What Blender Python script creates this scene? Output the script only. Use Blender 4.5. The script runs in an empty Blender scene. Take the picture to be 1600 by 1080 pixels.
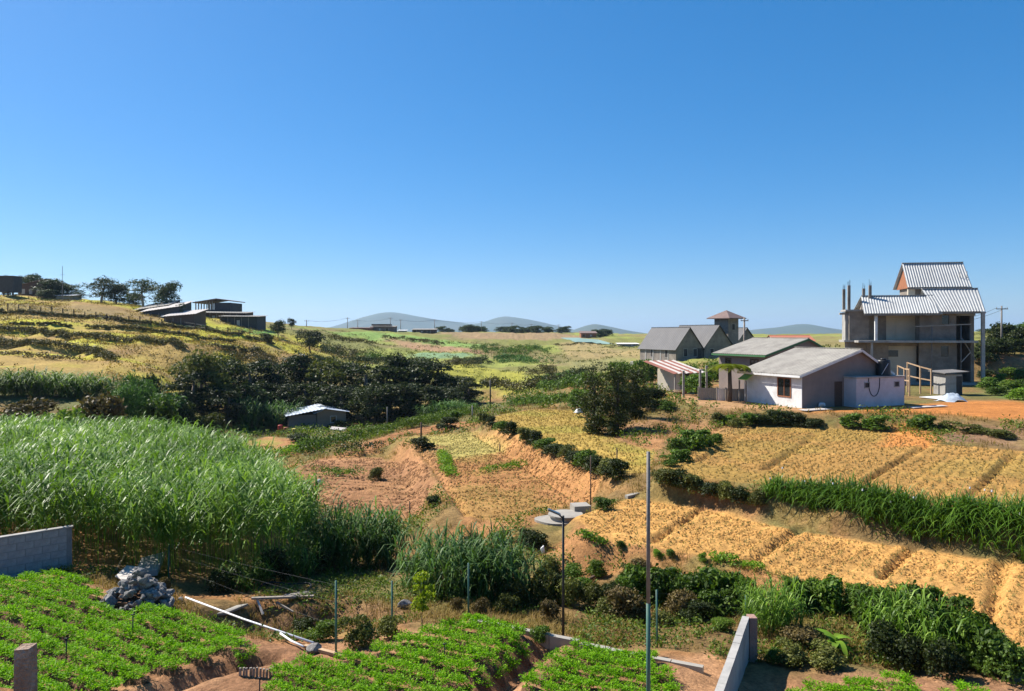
import bpy, math, random
import numpy as np
from mathutils import Vector, Matrix

# ------------------------------------------------------------------ camera, sky, sun, exposure
scene = bpy.context.scene
COL = scene.collection
R = math.radians
FPX, HORIZON = 1160.0, 520.0          # focal length in photograph pixels, row of the eye-level line

cam_data = bpy.data.cameras.new('camera')
cam = bpy.data.objects.new('camera', cam_data)
COL.objects.link(cam)
cam.location = (0, 0, 0)
cam.rotation_euler = (R(90), 0, 0)
cam_data.sensor_width = 36.0
cam_data.lens = 36.0 * FPX / 1600.0
cam_data.shift_y = -(540.0 - HORIZON) / 1600.0
cam_data.clip_start = 0.2
cam_data.clip_end = 40000
scene.camera = cam

SUN_AZ, SUN_EL = -60.0, 47.0           # degrees, azimuth from the view direction, minus = to the left
world = bpy.data.worlds.new('World')
scene.world = world
world.use_nodes = True
wn = world.node_tree
sky = wn.nodes.new('ShaderNodeTexSky')
sky.sky_type = 'NISHITA'
sky.sun_disc = False
sky.sun_elevation = R(SUN_EL)
sky.sun_rotation = R(SUN_AZ)
sky.altitude = 1500
sky.air_density = 1.0
sky.dust_density = 1.5
sky.ozone_density = 10.0
sky_gamma = wn.nodes.new('ShaderNodeGamma')            # the same gentle compression and saturation over the whole sky
sky_gamma.inputs['Gamma'].default_value = 0.7
sky_sat = wn.nodes.new('ShaderNodeHueSaturation')
sky_sat.inputs['Saturation'].default_value = 1.4
wn.nodes['Background'].inputs['Strength'].default_value = 0.124
wn.links.new(sky.outputs[0], sky_gamma.inputs['Color'])
wn.links.new(sky_gamma.outputs[0], sky_sat.inputs['Color'])
wn.links.new(sky_sat.outputs[0], wn.nodes['Background'].inputs['Color'])

sun_data = bpy.data.lights.new('sun', 'SUN')
sun_data.energy = 4.9
sun_data.angle = R(0.53)
sun_data.color = (1.0, 0.94, 0.85)
sun = bpy.data.objects.new('sun', sun_data)
COL.objects.link(sun)
sd_ = Vector((math.sin(R(SUN_AZ)) * math.cos(R(SUN_EL)), math.cos(R(SUN_AZ)) * math.cos(R(SUN_EL)), math.sin(R(SUN_EL))))
sun.rotation_euler = sd_.to_track_quat('Z', 'Y').to_euler()
sun.location = sd_ * 200

scene.render.engine = 'CYCLES'
scene.cycles.use_denoising = True
scene.cycles.max_bounces = 6
scene.cycles.volume_bounces = 0
scene.view_settings.view_transform = 'Standard'
scene.view_settings.look = 'None'
scene.view_settings.gamma = 1.0
scene.view_settings.use_curve_mapping = False
scene.view_settings.exposure = 0.98

# ------------------------------------------------------------------ small helpers
rng = np.random.default_rng(11)
random.seed(5)
ORD = ['first', 'second', 'third', 'fourth', 'fifth', 'sixth', 'seventh', 'eighth', 'ninth', 'tenth', 'eleventh', 'twelfth',
       'thirteenth', 'fourteenth', 'fifteenth', 'sixteenth', 'seventeenth', 'eighteenth', 'nineteenth', 'twentieth']
ORD += ['twenty-' + o for o in ORD[:9]] + ['thirtieth'] + ['thirty-' + o for o in ORD[:9]] + ['fortieth']

def P(px, py, Y):
    return ((px - 800) / FPX * Y, Y, -(py - HORIZON) / FPX * Y)

def tag(o, label=None, cat=None, group=None, kind=None):
    if label: o['label'] = label
    if cat: o['category'] = cat
    if group: o['group'] = group
    if kind: o['kind'] = kind
    elif o.name.split('.')[0].split('_')[-1] in ('wall', 'kerb', 'slab', 'board', 'post', 'shed', 'house'): o['kind'] = 'thing'
    return o

def link(o, parent=None):
    COL.objects.link(o)
    if parent is not None: o.parent = parent
    return o

def empty(name, loc=(0, 0, 0), rz=0.0, scale=1.0):
    o = bpy.data.objects.new(name, None)
    o.empty_display_size = 0.1
    o.location = loc
    o.rotation_euler = (0, 0, rz)
    o.scale = (scale,) * 3 if np.isscalar(scale) else scale
    return link(o)

def np_mesh(name, V, F, mat=None, tint=None, smooth=False, col=None):
    V = np.ascontiguousarray(V, dtype=np.float32)
    F = np.ascontiguousarray(F, dtype=np.int32)
    m, k = F.shape
    me = bpy.data.meshes.new(name)
    me.vertices.add(len(V)); me.vertices.foreach_set('co', V.ravel())
    me.loops.add(m * k); me.loops.foreach_set('vertex_index', F.ravel())
    me.polygons.add(m); me.polygons.foreach_set('loop_start', np.arange(0, m * k, k, dtype=np.int32))
    if smooth: me.polygons.foreach_set('use_smooth', np.ones(m, dtype=bool))
    me.update(calc_edges=True)
    if tint is not None:
        a = me.attributes.new('tint', 'FLOAT', 'POINT'); a.data.foreach_set('value', np.asarray(tint, dtype=np.float32))
    if col is not None:
        a = me.color_attributes.new('earth', 'FLOAT_COLOR', 'POINT')
        c4 = np.ones((len(V), 4), dtype=np.float32); c4[:, :3] = col
        a.data.foreach_set('color', c4.ravel())
    if mat: me.materials.append(mat)
    return me

def obj(name, me, parent=None, loc=(0, 0, 0), rz=0.0, scale=1.0):
    o = bpy.data.objects.new(name, me)
    o.location = loc; o.rotation_euler = (0, 0, rz)
    o.scale = (scale,) * 3 if np.isscalar(scale) else scale
    return link(o, parent)

class MB:
    """collects faces of one part"""
    def __init__(s): s.v = []; s.f = []
    def add(s, v, f):
        n = len(s.v); s.v += [tuple(p) for p in v]; s.f += [tuple(i + n for i in q) for q in f]; return s
    def box(s, x0, x1, y0, y1, z0, z1):
        v = [(x0, y0, z0), (x1, y0, z0), (x1, y1, z0), (x0, y1, z0), (x0, y0, z1), (x1, y0, z1), (x1, y1, z1), (x0, y1, z1)]
        return s.add(v, [(0, 3, 2, 1), (4, 5, 6, 7), (0, 1, 5, 4), (1, 2, 6, 5), (2, 3, 7, 6), (3, 0, 4, 7)])
    def hexa(s, v):
        return s.add(v, [(0, 3, 2, 1), (4, 5, 6, 7), (0, 1, 5, 4), (1, 2, 6, 5), (2, 3, 7, 6), (3, 0, 4, 7)])
    def bar(s, a, b, w, h=None, up=(0, 0, 1)):
        a, b = Vector(a), Vector(b); d = (b - a).normalized(); h = h or w
        sx = d.cross(Vector(up))
        if sx.length < 1e-4: sx = d.cross(Vector((0, 1, 0)))
        sx.normalize(); sz = sx.cross(d).normalized()
        q = [sx * (-w / 2) - sz * (h / 2), sx * (w / 2) - sz * (h / 2), sx * (w / 2) + sz * (h / 2), sx * (-w / 2) + sz * (h / 2)]
        return s.hexa([a + k for k in q] + [b + k for k in q])
    def tube(s, pts, r, n=7, r2=None):
        pts = [Vector(p) for p in pts]; m = len(pts); r2 = r if r2 is None else r2
        rings = []
        for i, p in enumerate(pts):
            d = (pts[min(i + 1, m - 1)] - pts[max(i - 1, 0)]).normalized()
            a = d.cross(Vector((0, 0, 1)))
            if a.length < 1e-3: a = Vector((1, 0, 0))
            a.normalize(); b = d.cross(a); rr = r + (r2 - r) * i / max(1, m - 1)
            rings += [p + (a * math.cos(t) + b * math.sin(t)) * rr for t in [2 * math.pi * k / n for k in range(n)]]
        f = []
        for i in range(m - 1):
            for k in range(n):
                f.append((i * n + k, i * n + (k + 1) % n, (i + 1) * n + (k + 1) % n, (i + 1) * n + k))
        f.append(tuple(range(n))[::-1]); f.append(tuple(range((m - 1) * n, m * n)))
        return s.add(rings, f)
    def prism(s, poly, d):
        """closed prism: polygon of 3d points swept by vector d"""
        n = len(poly); d = Vector(d); a = [Vector(p) for p in poly]
        f = [tuple(range(n))[::-1], tuple(range(n, 2 * n))] + [(k, (k + 1) % n, n + (k + 1) % n, n + k) for k in range(n)]
        return s.add(a + [p + d for p in a], f)
    def slab(s, p, t):
        """quad (4 points) with thickness t below"""
        p = [Vector(q) for q in p]; nrm = (p[1] - p[0]).cross(p[3] - p[0]).normalized()
        return s.hexa([q - nrm * t for q in p] + p)
    def sheet(s, p, pitch, amp, t=0.012):
        """corrugated sheet, ribs run from edge p0-p1 to edge p3-p2"""
        p = [Vector(q) for q in p]; nrm = (p[1] - p[0]).cross(p[3] - p[0]).normalized()
        L = (p[1] - p[0]).length; n = max(2, int(L / pitch)) * 4
        prof = [0, 0, amp, amp]
        lo, hi = [], []
        for i in range(n + 1):
            q = i / n; o = nrm * prof[i % 4]
            lo.append(p[0].lerp(p[1], q) + o); hi.append(p[3].lerp(p[2], q) + o)
        k = n + 1
        v = lo + hi + [q - nrm * t for q in lo] + [q - nrm * t for q in hi]
        f = []
        for i in range(n):
            f.append((i, i + 1, k + i + 1, k + i)); f.append((2 * k + i + 1, 2 * k + i, 3 * k + i, 3 * k + i + 1))
            f.append((i + 1, i, 2 * k + i, 2 * k + i + 1)); f.append((k + i, k + i + 1, 3 * k + i + 1, 3 * k + i))
        f += [(0, k, 3 * k, 2 * k), (k + n, n, 2 * k + n, 3 * k + n)]
        return s.add(v, f)
    def mesh(s, name, mat, smooth=False):
        me = bpy.data.meshes.new(name); me.from_pydata([tuple(v) for v in s.v], [], s.f)
        me.materials.append(mat)
        if smooth: me.polygons.foreach_set('use_smooth', [True] * len(me.polygons))
        me.update(); return me
    def build(s, name, mat, parent=None, smooth=False, loc=(0, 0, 0), rz=0.0):
        return obj(name, s.mesh(name, mat, smooth), parent, loc, rz)

# ------------------------------------------------------------------ numeric noise
def _h(ix, iy, seed):
    n = (ix.astype(np.int64) * 374761393 + iy.astype(np.int64) * 668265263 + seed * 974711) & 0x7fffffff
    n = ((n ^ (n >> 13)) * 1274126177) & 0x7fffffff
    return ((n ^ (n >> 16)) & 0xffff) / 65535.0
def vn(x, y, seed=0):
    xi, yi = np.floor(x), np.floor(y); fx, fy = x - xi, y - yi
    fx = fx * fx * (3 - 2 * fx); fy = fy * fy * (3 - 2 * fy)
    a, b, c, d = _h(xi, yi, seed), _h(xi + 1, yi, seed), _h(xi, yi + 1, seed), _h(xi + 1, yi + 1, seed)
    return (a + (b - a) * fx) * (1 - fy) + (c + (d - c) * fx) * fy
def fbm(x, y, seed=0, oct=4):
    s = 0; a = 0.5; t = 0
    for o in range(oct):
        s = s + a * vn(x * 2 ** o, y * 2 ** o, seed + o * 17); t += a; a *= 0.5
    return s / t
def sstep(a, b, x):
    t = np.clip((x - a) / (b - a), 0, 1); return t * t * (3 - 2 * t)

def poly_sd(poly, X, Y):
    """signed distance to polygon, positive inside"""
    X = np.asarray(X, dtype=float); Y = np.asarray(Y, dtype=float)
    d = np.full(X.shape, 1e18); ins = np.zeros(X.shape, dtype=bool); n = len(poly)
    for i in range(n):
        ax, ay = poly[i]; bx, by = poly[(i + 1) % n]
        ex, ey = bx - ax, by - ay; wx, wy = X - ax, Y - ay
        t = np.clip((wx * ex + wy * ey) / (ex * ex + ey * ey + 1e-12), 0, 1)
        d = np.minimum(d, (wx - t * ex) ** 2 + (wy - t * ey) ** 2)
        c = ((ay > Y) != (by > Y)) & (X < (bx - ax) * (Y - ay) / ((by - ay) if abs(by - ay) > 1e-12 else 1e-12) + ax)
        ins ^= c
    d = np.sqrt(d)
    return np.where(ins, d, -d)
def line_d(pts, X, Y):
    d = np.full(np.shape(X), 1e18)
    for (ax, ay), (bx, by) in zip(pts[:-1], pts[1:]):
        ex, ey = bx - ax, by - ay
        t = np.clip(((X - ax) * ex + (Y - ay) * ey) / (ex * ex + ey * ey + 1e-12), 0, 1)
        d = np.minimum(d, (X - ax - t * ex) ** 2 + (Y - ay - t * ey) ** 2)
    return np.sqrt(d)
# ------------------------------------------------------------------ terrain: surveyed points (px, py, distance), terraced fields
SURVEY = [
 # garden and its surroundings
 (-200, 1150, 12.0), (40, 1000, 15.7), (200, 1080, 13.46), (500, 1080, 13.46), (800, 1080, 13.46), (1000, 1080, 13.46), (1050, 1045, 14.4),
 (740, 972, 16.7), (60, 905, 19.6), (0, 912, 19.2), (400, 1020, 15.1), (600, 1012, 15.3), (170, 945, 17.7), (260, 962, 17.0),
 (1200, 1080, 14.1), (1400, 1070, 14.3), (1560, 1075, 14.2), (1350, 1000, 17.0), (1230, 985, 17.4), (1480, 1020, 16.4),
 (900, 988, 17.8), (1050, 990, 17.8), (800, 965, 18.9), (980, 960, 19.6), (1120, 960, 19.4),
 (450, 960, 19.0), (520, 985, 18.0), (620, 975, 18.4), (700, 955, 19.3), (560, 930, 21.0), (420, 930, 20.8), (330, 925, 21.0),
 (300, 895, 23.6), (150, 880, 23.0), (0, 900, 21.5), (560, 888, 26.5), (640, 880, 27.5), (700, 850, 29.5), (750, 900, 24.5), (850, 885, 25.0),
 (880, 850, 27.0), (960, 890, 24.0), (860, 825, 29.0), (800, 830, 29.5), (730, 830, 31.0), (620, 835, 33.5),
 (520, 830, 34.0), (470, 830, 33.0),
 # under and behind the tall grass (hidden ground)
 (250, 800, 32.5), (100, 800, 32.0), (420, 770, 40.0), (300, 740, 45.0), (100, 750, 42.0), (-100, 760, 41.0),
 (50, 715, 52.0), (250, 712, 54.0), (360, 700, 63.0), (-150, 700, 55.0),
 # valley floor
 (480, 676, 87.0), (400, 668, 90.0), (300, 652, 86.0), (560, 676, 80.0), (620, 664, 88.0), (700, 650, 88.0), (760, 642, 85.0), (520, 648, 105.0), (600, 642, 108.0),
 (700, 632, 108.0), (430, 645, 108.0), (330, 625, 108.0), (200, 640, 72.0), (80, 640, 70.0),
 # left hillside
 (-120, 570, 92.0), (0, 578, 92.0), (120, 580, 92.0), (250, 580, 98.0), (0, 545, 110.0), (150, 550, 110.0), (300, 558, 113.0), (0, 520, 124.0), (150, 522, 127.0),
 (300, 532, 132.0), (420, 562, 122.0), (0, 495, 139.0), (150, 500, 143.0), (300, 515, 150.0), (400, 530, 150.0), (0, 469, 158.0), (100, 473, 161.0), (200, 480, 166.0),
 (300, 497, 168.0), (400, 511, 176.0), (440, 515, 190.0), (-200, 465, 158.0), (0, 468, 240.0), (200, 478, 250.0), (330, 496, 230.0),
 (440, 590, 122.0), (500, 570, 140.0),
 # middle slope
 (500, 545, 175.0), (480, 512, 235.0), (560, 516, 270.0), (560, 532, 240.0), (620, 548, 200.0), (560, 565, 155.0), (640, 575, 140.0), (700, 558, 190.0), (740, 545, 230.0),
 (740, 580, 150.0), (690, 605, 122.0), (780, 605, 125.0), (850, 602, 138.0), (800, 575, 168.0), (700, 526, 300.0), (640, 520, 330.0), (720, 519, 385.0), (850, 519.5, 410.0),
 (820, 550, 225.0), (880, 545, 245.0), (880, 568, 185.0), (960, 560, 190.0), (960, 535, 300.0), (1000, 522, 400.0), (1000, 580, 130.0), (920, 590, 135.0),
 (780, 628, 98.0), (850, 625, 84.0), (930, 612, 80.0), (1000, 612, 75.0), (1060, 566, 119.0), (1120, 562, 124.0), (1000, 568, 124.0), (1180, 556, 130.0), (1000, 545, 180.0),
 (1300, 528, 170.0), (1450, 525, 160.0), (1580, 553, 92.0), (1580, 585, 74.0), (1600, 530, 125.0), (1750, 520, 130.0), (1750, 600, 66.0), (1600, 520, 220.0),
 (1030, 655, 50.0), (960, 680, 45.0), (1010, 690, 41.5), (1060, 660, 50.5), (1120, 655, 50.0), (1090, 672, 47.0),
 (1000, 770, 31.0), (1030, 760, 31.0), (960, 780, 31.5),
 (1850, 900, 22.0), (1850, 1080, 14.5), (1850, 720, 36.0),
]
FAR = [(-1.2, 300, 4), (-0.6, 330, 5), (-0.3, 330, 1.5), (0, 480, -3), (0.3, 500, -3), (0.7, 400, 0), (1.2, 400, 0), (-1.2, 700, -20), (-0.6, 700, -22), (0, 800, -24), (0.6, 800, -24),
       (1.2, 800, -20), (-1.2, 4000, -45), (0, 4000, -45), (1.2, 4000, -45), (0, 12000, -45), (-1.2, 12000, -45), (1.2, 12000, -45),
       (-1.2, 6, -6.3), (0, 6, -6.5), (1.2, 6, -6.6), (-1.2, 13, -6.4), (1.2, 13, -6.8)]

# terraced plots: name, plane (c, a, b): z = c + a*x + b*y, outline in photograph pixels, width of the bank round it
def on_plane(px, py, pl):
    u, v = (px - 800) / FPX, (py - HORIZON) / FPX
    Y = pl[0] / (-v - pl[1] * u - pl[2]); return (u * Y, Y)
PLOTS = {
 'E': ((-6.6, 0, 0), [(768, 652), (830, 640), (905, 642), (925, 668), (975, 692), (1022, 706), (1012, 738), (972, 742), (900, 712), (820, 682)], 1.6),
 'C': ((-7.8, 0, 0), [(640, 683), (738, 675), (800, 705), (868, 738), (938, 768), (925, 785), (850, 800), (775, 816), (728, 806), (700, 775), (690, 750), (672, 722)], 1.8),
 'D': ((-9.0, 0, 0), [(590, 716), (640, 732), (668, 758), (680, 786), (655, 808), (560, 808), (500, 790), (470, 765), (450, 738), (500, 718)], 1.6),
 'H': ((-8.7, 0, 0), [(560, 694), (650, 668), (735, 658), (730, 668), (640, 684), (575, 706)], 2.0),
 'F': ((-10.9, 0, 0), [(352, 700), (420, 682), (500, 690), (440, 712), (360, 716)], 2.0),
 'K': ((-9.7, 0, 0), [(372, 734), (430, 726), (448, 748), (400, 762), (370, 752)], 1.6),
 'W': ((-7.55, 0, 0), [(832, 830), (838, 812), (870, 800), (905, 794), (928, 800), (918, 816), (895, 830), (860, 838)], 1.1),
 'A': ((-5.33, 0, -0.0174), [(1040, 742), (1180, 756), (1290, 768), (1440, 790), (1600, 812), (1760, 832), (1760, 720), (1600, 706), (1450, 694), (1385, 676), (1240, 667), (1140, 666), (1092, 692), (1046, 718)], 0.9),
 'B': ((-6.9, 0, 0), [(905, 806), (985, 780), (1100, 798), (1240, 830), (1430, 858), (1600, 884), (1760, 905), (1760, 1080), (1600, 1022), (1545, 972), (1400, 928), (1250, 905), (1100, 868), (1000, 850), (930, 838)], 0.9),
}
PL_XY = {k: [on_plane(x, y, p[0]) for x, y in p[1]] for k, p in PLOTS.items()}
YARD = [(13.2, 57.0), (14.5, 52.0), (20.5, 50.2), (27.0, 48.8), (30.5, 46.2), (36.0, 43.6), (48.0, 41.5), (75.0, 44.0), (75.0, 86.0), (14.0, 86.0)]
YARD_Z = -5.3

pts = [P(*s) for s in SURVEY] + [(u * y, y, z) for u, y, z in FAR]
for k, (pl, _, _) in PLOTS.items():
    pts += [(x, y, pl[0] + pl[1] * x + pl[2] * y) for x, y in PL_XY[k]]
pts += [(x, y, YARD_Z) for x, y in YARD]
pts = np.array(pts)
def warp(X, Y):
    Yc = np.maximum(Y, 5.0)
    return np.clip(X / Yc, -1.5, 1.5), np.log(Yc)
_cu, _cl = warp(pts[:, 0], pts[:, 1])
def _phi(du, dl): return np.sqrt(du * du + dl * dl + 0.02 ** 2)
_A = _phi(_cu[:, None] - _cu[None], _cl[:, None] - _cl[None])
_A = np.block([[_A + np.eye(len(pts)) * -2e-3, np.ones((len(pts), 1))], [np.ones((1, len(pts))), np.zeros((1, 1))]])
_w = np.linalg.solve(_A, np.r_[pts[:, 2], 0.0])

DITCH = {  # drains between the beds: photograph pixels on a plot's plane
 'B': [[(1248, 829), (1165, 884)], [(1427, 857), (1378, 902)], [(1566, 880), (1548, 968)], [(1095, 797), (1018, 848)]],
 'A': [[(1452, 694), (1352, 752)], [(1290, 670), (1195, 735)], [(1590, 706), (1500, 790)], [(1180, 666), (1090, 722)]],
 'C': [[(690, 716), (775, 706)], [(700, 730), (800, 718)], [(712, 752), (825, 742)], [(648, 690), (730, 806)], [(742, 680), (905, 785)]],
 'D': [[(520, 752), (672, 745)], [(510, 768), (680, 762)], [(520, 783), (676, 775)], [(560, 735), (640, 733)]],
 'E': [[(860, 690), (1000, 722)]],
}
DITCH_XY = [([on_plane(x, y, PLOTS[k][0]) for x, y in l], 0.20, 0.15) for k, ls in DITCH.items() for l in ls]
gpl = (-6.5, 0, 0)
def gp(px, py): return on_plane(px, py, gpl)
DITCH_XY += [([gp(850, 1002), gp(800, 1050), gp(755, 1095)], 0.30, 0.25), ([gp(425, 1030), gp(330, 1052), gp(240, 1085)], 0.22, 0.2)]

def base_height(X, Y):
    sh = X.shape; X = X.ravel(); Y = Y.ravel(); u, l = warp(X, Y); z = np.full(X.shape, _w[-1])
    for i in range(len(pts)): z += _w[i] * _phi(u - _cu[i], l - _cl[i])
    return z.reshape(sh)

PIT = [(-7.55, 18.3), (-6.7, 19.6), (-4.9, 20.0), (-3.7, 19.2), (-3.8, 17.4), (-4.9, 16.5), (-6.2, 17.1)]
TERR = []   # hillside terrace lines, filled below, (points, height)
def height(X, Y):
    z = base_height(X, Y)
    near = Y < 110
    mask = np.zeros(X.shape)
    for k in ('F', 'K', 'H', 'D', 'C', 'E', 'W', 'A', 'B'):
        pl, _, bw = PLOTS[k]
        s = poly_sd(PL_XY[k], X, Y); w = sstep(-bw, 0.05, s)
        z = z * (1 - w) + (pl[0] + pl[1] * X + pl[2] * Y) * w
        mask = np.maximum(mask, w)
    w = sstep(-2.2, 0.1, poly_sd(YARD, X, Y)); z = z * (1 - w) + YARD_Z * w; mask = np.maximum(mask, w)
    g = (Y < 19.8) & (Y > -30) & (z > -6.85)
    # roughness: banks rough, plots cloddy
    r = sstep(0, 12, Y) * (1 - sstep(300, 900, Y))
    z = z + r * (1 - mask) * ((fbm(X * .9, Y * .9, 3) - .5) * .34 + (fbm(X * .22, Y * .22, 9) - .5) * np.clip(Y / 70, .25, 1.6)) * np.where(g, .35, 1)
    z = z + r * ((fbm(X * 3.2, Y * 3.2, 21, 3) - .5) * .055 + (vn(X * 2.6, Y * 2.6, 5) ** 3) * .03) * (Y < 80) * np.clip(26 / np.maximum(Y, 1), .35, 1)
    # drilled rows in the two big fields, and the rubbish pit behind the walled plot
    for k, dx, dy in (('B', .64, .77), ('A', .62, .78)):
        s = poly_sd(PL_XY[k], X, Y); ph = (-dy * X + dx * Y) / .46 * 2 * np.pi + 1.5 * vn(X * .3, Y * .3, 2)
        z = z + sstep(.1, .4, s) * (1 - sstep(30, 37, Y)) * np.sin(ph) * .022
    z = z - .62 * sstep(-.5, .35, poly_sd(PIT, X, Y) + (fbm(X * 1.2, Y * 1.2, 8) - .5) * .5)
    for lp, dep, wd in DITCH_XY:
        d = line_d(lp, X, Y)
        z = z - dep * np.exp(-(d / wd) ** 2) + dep * .2 * np.exp(-((d - 2.1 * wd) / wd) ** 2)
    for lp, hh in TERR:
        lx = np.array([p[0] for p in lp]); ly = np.array([p[1] for p in lp]); o = np.argsort(lx)
        yl = np.interp(X, lx[o], ly[o]); s = Y - yl
        win = sstep(lx.min() - 2, lx.min() + 4, X) * (1 - sstep(lx.max() - 4, lx.max() + 2, X))
        z = z + win * hh * np.sign(s) * sstep(0, .5, np.abs(s)) * np.exp(-np.abs(s) / 4.0)
    # near terrace at the foot of the viewer's house (only its lip shows)
    lip = sstep(-.9, 0, poly_sd([(-12, -3), (-12, 6.3), (-6.2, 6.75), (-4.3, 6.55), (-3.6, 6.0), (-3.4, -3)], X, Y))
    z = z * (1 - lip) + (-3.13 + (fbm(X * 2, Y * 2, 5) - .5) * .15) * lip
    return z

def axis(lo, hi, a, b, d, g):
    """fine step d between a and b, growing outside"""
    mid = list(np.arange(a, b + d / 2, d)); up, s = [], d
    x = mid[-1]
    while x < hi: s *= g; x += s; up.append(x)
    dn, s, x = [], d, mid[0]
    while x > lo: s *= g; x -= s; dn.append(x)
    return np.array(dn[::-1] + mid + up)
GX = axis(-12000, 12000, -20, 22, 0.14, 1.03)
GY = axis(-30, 14000, 12.5, 34, 0.14, 1.03)
GXX, GYY = np.meshgrid(GX, GY)
GZ = height(GXX, GYY)
def ground(x, y):
    x = np.asarray(x, dtype=float); y = np.asarray(y, dtype=float)
    i = np.clip(np.searchsorted(GX, x) - 1, 0, len(GX) - 2); j = np.clip(np.searchsorted(GY, y) - 1, 0, len(GY) - 2)
    fx = (x - GX[i]) / (GX[i + 1] - GX[i]); fy = (y - GY[j]) / (GY[j + 1] - GY[j])
    return (GZ[j, i] * (1 - fx) + GZ[j, i + 1] * fx) * (1 - fy) + (GZ[j + 1, i] * (1 - fx) + GZ[j + 1, i + 1] * fx) * fy
_YS = np.exp(np.linspace(math.log(11.0), math.log(700), 5000))
def G(px, py, ymin=11.0):
    """where the sight line of a photograph pixel meets the land"""
    u, v = (px - 800) / FPX, (py - HORIZON) / FPX
    d = -v * _YS - ground(u * _YS, _YS)
    hit = np.nonzero((d <= 0) & (_YS > ymin))[0]
    if len(hit) == 0:
        k = int(np.argmin(np.where(_YS > ymin, d / _YS, 9)))
    else: k = hit[0]
    Y = float(_YS[k]); return (u * Y, Y, float(ground(u * Y, Y)))
def GD(px, Y):
    x = (px - 800) / FPX * Y; return (x, Y, float(ground(x, Y)))

TLINES = [
 [(-40, 485), (60, 490), (130, 498), (200, 505), (280, 513), (350, 523), (400, 532), (428, 540)],
 [(18, 507), (60, 508), (112, 512)], [(138, 513), (230, 519), (300, 527), (368, 535)],
 [(-40, 512), (50, 520), (108, 531)], [(116, 528), (200, 534), (290, 547)],
 [(-40, 530), (60, 541), (130, 554), (178, 564)],
 [(340, 546), (380, 552), (425, 562)],
]
TL_XY = [[G(*p)[:2] for p in l] for l in TLINES]
TERR += [(l, .55) for l in TL_XY]
GZ = height(GXX, GYY)
# ------------------------------------------------------------------ materials (all procedural)
def _nt(name):
    m = bpy.data.materials.new(name); m.use_nodes = True; t = m.node_tree
    return m, t, t.nodes['Principled BSDF'], t.nodes.new, t.links.new

def mat(name, c1, c2=None, rough=.8, scale=4.0, bump=.0, metallic=0.0, detail=6.0, bscale=None, spec=.3, wear=None, wscale=.7):
    m, t, b, N, L = _nt(name)
    c2 = c2 or tuple(k * .75 for k in c1)
    tc = N('ShaderNodeTexCoord')
    n = N('ShaderNodeTexNoise'); n.inputs['Scale'].default_value = scale; n.inputs['Detail'].default_value = detail; n.inputs['Roughness'].default_value = .65
    L(tc.outputs['Object'], n.inputs['Vector'])
    r = N('ShaderNodeValToRGB'); r.color_ramp.elements[0].position = .32; r.color_ramp.elements[1].position = .68
    r.color_ramp.elements[0].color = (*c2, 1); r.color_ramp.elements[1].color = (*c1, 1)
    L(n.outputs['Fac'], r.inputs['Fac'])
    out = r.outputs['Color']
    if wear:
        n2 = N('ShaderNodeTexNoise'); n2.inputs['Scale'].default_value = wscale; n2.inputs['Detail'].default_value = 8; n2.inputs['Roughness'].default_value = .7
        L(tc.outputs['Object'], n2.inputs['Vector'])
        r2 = N('ShaderNodeValToRGB'); r2.color_ramp.elements[0].position = .48; r2.color_ramp.elements[1].position = .66
        r2.color_ramp.elements[0].color = (0, 0, 0, 1); r2.color_ramp.elements[1].color = (.8, .8, .8, 1)
        L(n2.outputs['Fac'], r2.inputs['Fac'])
        mx = N('ShaderNodeMix'); mx.data_type = 'RGBA'
        L(r2.outputs['Color'], mx.inputs[0]); L(out, mx.inputs[6]); mx.inputs[7].default_value = (*wear, 1)
        out = mx.outputs[2]
    L(out, b.inputs['Base Color'])
    b.inputs['Roughness'].default_value = rough; b.inputs['Metallic'].default_value = metallic
    b.inputs['Specular IOR Level'].default_value = spec
    if bump:
        n3 = N('ShaderNodeTexNoise'); n3.inputs['Scale'].default_value = bscale or scale * 4; n3.inputs['Detail'].default_value = 5
        L(tc.outputs['Object'], n3.inputs['Vector'])
        bp = N('ShaderNodeBump'); bp.inputs['Strength'].default_value = bump; bp.inputs['Distance'].default_value = .05
        L(n3.outputs['Fac'], bp.inputs['Height']); L(bp.outputs['Normal'], b.inputs['Normal'])
    return m

def leafmat(name, dark, mid, light, trans=.3, rough=.55, rnd=.25):
    """leaf tissue: colour differs from leaf to leaf and from plant to plant, some light comes through"""
    m, t, b, N, L = _nt(name)
    a = N('ShaderNodeAttribute'); a.attribute_name = 'tint'
    r = N('ShaderNodeValToRGB'); e = r.color_ramp.elements
    e[0].position = 0; e[0].color = (*dark, 1); e[1].position = 1; e[1].color = (*light, 1)
    k = e.new(.55); k.color = (*mid, 1)
    L(a.outputs['Fac'], r.inputs['Fac'])
    oi = N('ShaderNodeObjectInfo'); mr = N('ShaderNodeMapRange'); mr.inputs[3].default_value = 1 - rnd; mr.inputs[4].default_value = 1 + rnd
    L(oi.outputs['Random'], mr.inputs[0])
    mm = N('ShaderNodeVectorMath'); mm.operation = 'SCALE'
    L(r.outputs['Color'], mm.inputs[0]); L(mr.outputs[0], mm.inputs['Scale'])
    L(mm.outputs[0], b.inputs['Base Color']); b.inputs['Roughness'].default_value = rough; b.inputs['Specular IOR Level'].default_value = .2
    tr = N('ShaderNodeBsdfTranslucent'); g = N('ShaderNodeVectorMath'); g.operation = 'MULTIPLY'; g.inputs[1].default_value = (1.15, 1.25, .6)
    L(mm.outputs[0], g.inputs[0]); L(g.outputs[0], tr.inputs['Color'])
    ms = N('ShaderNodeMixShader'); ms.inputs[0].default_value = trans
    L(b.outputs[0], ms.inputs[1]); L(tr.outputs[0], ms.inputs[2]); L(ms.outputs[0], t.nodes['Material Output'].inputs['Surface'])
    return m

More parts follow.
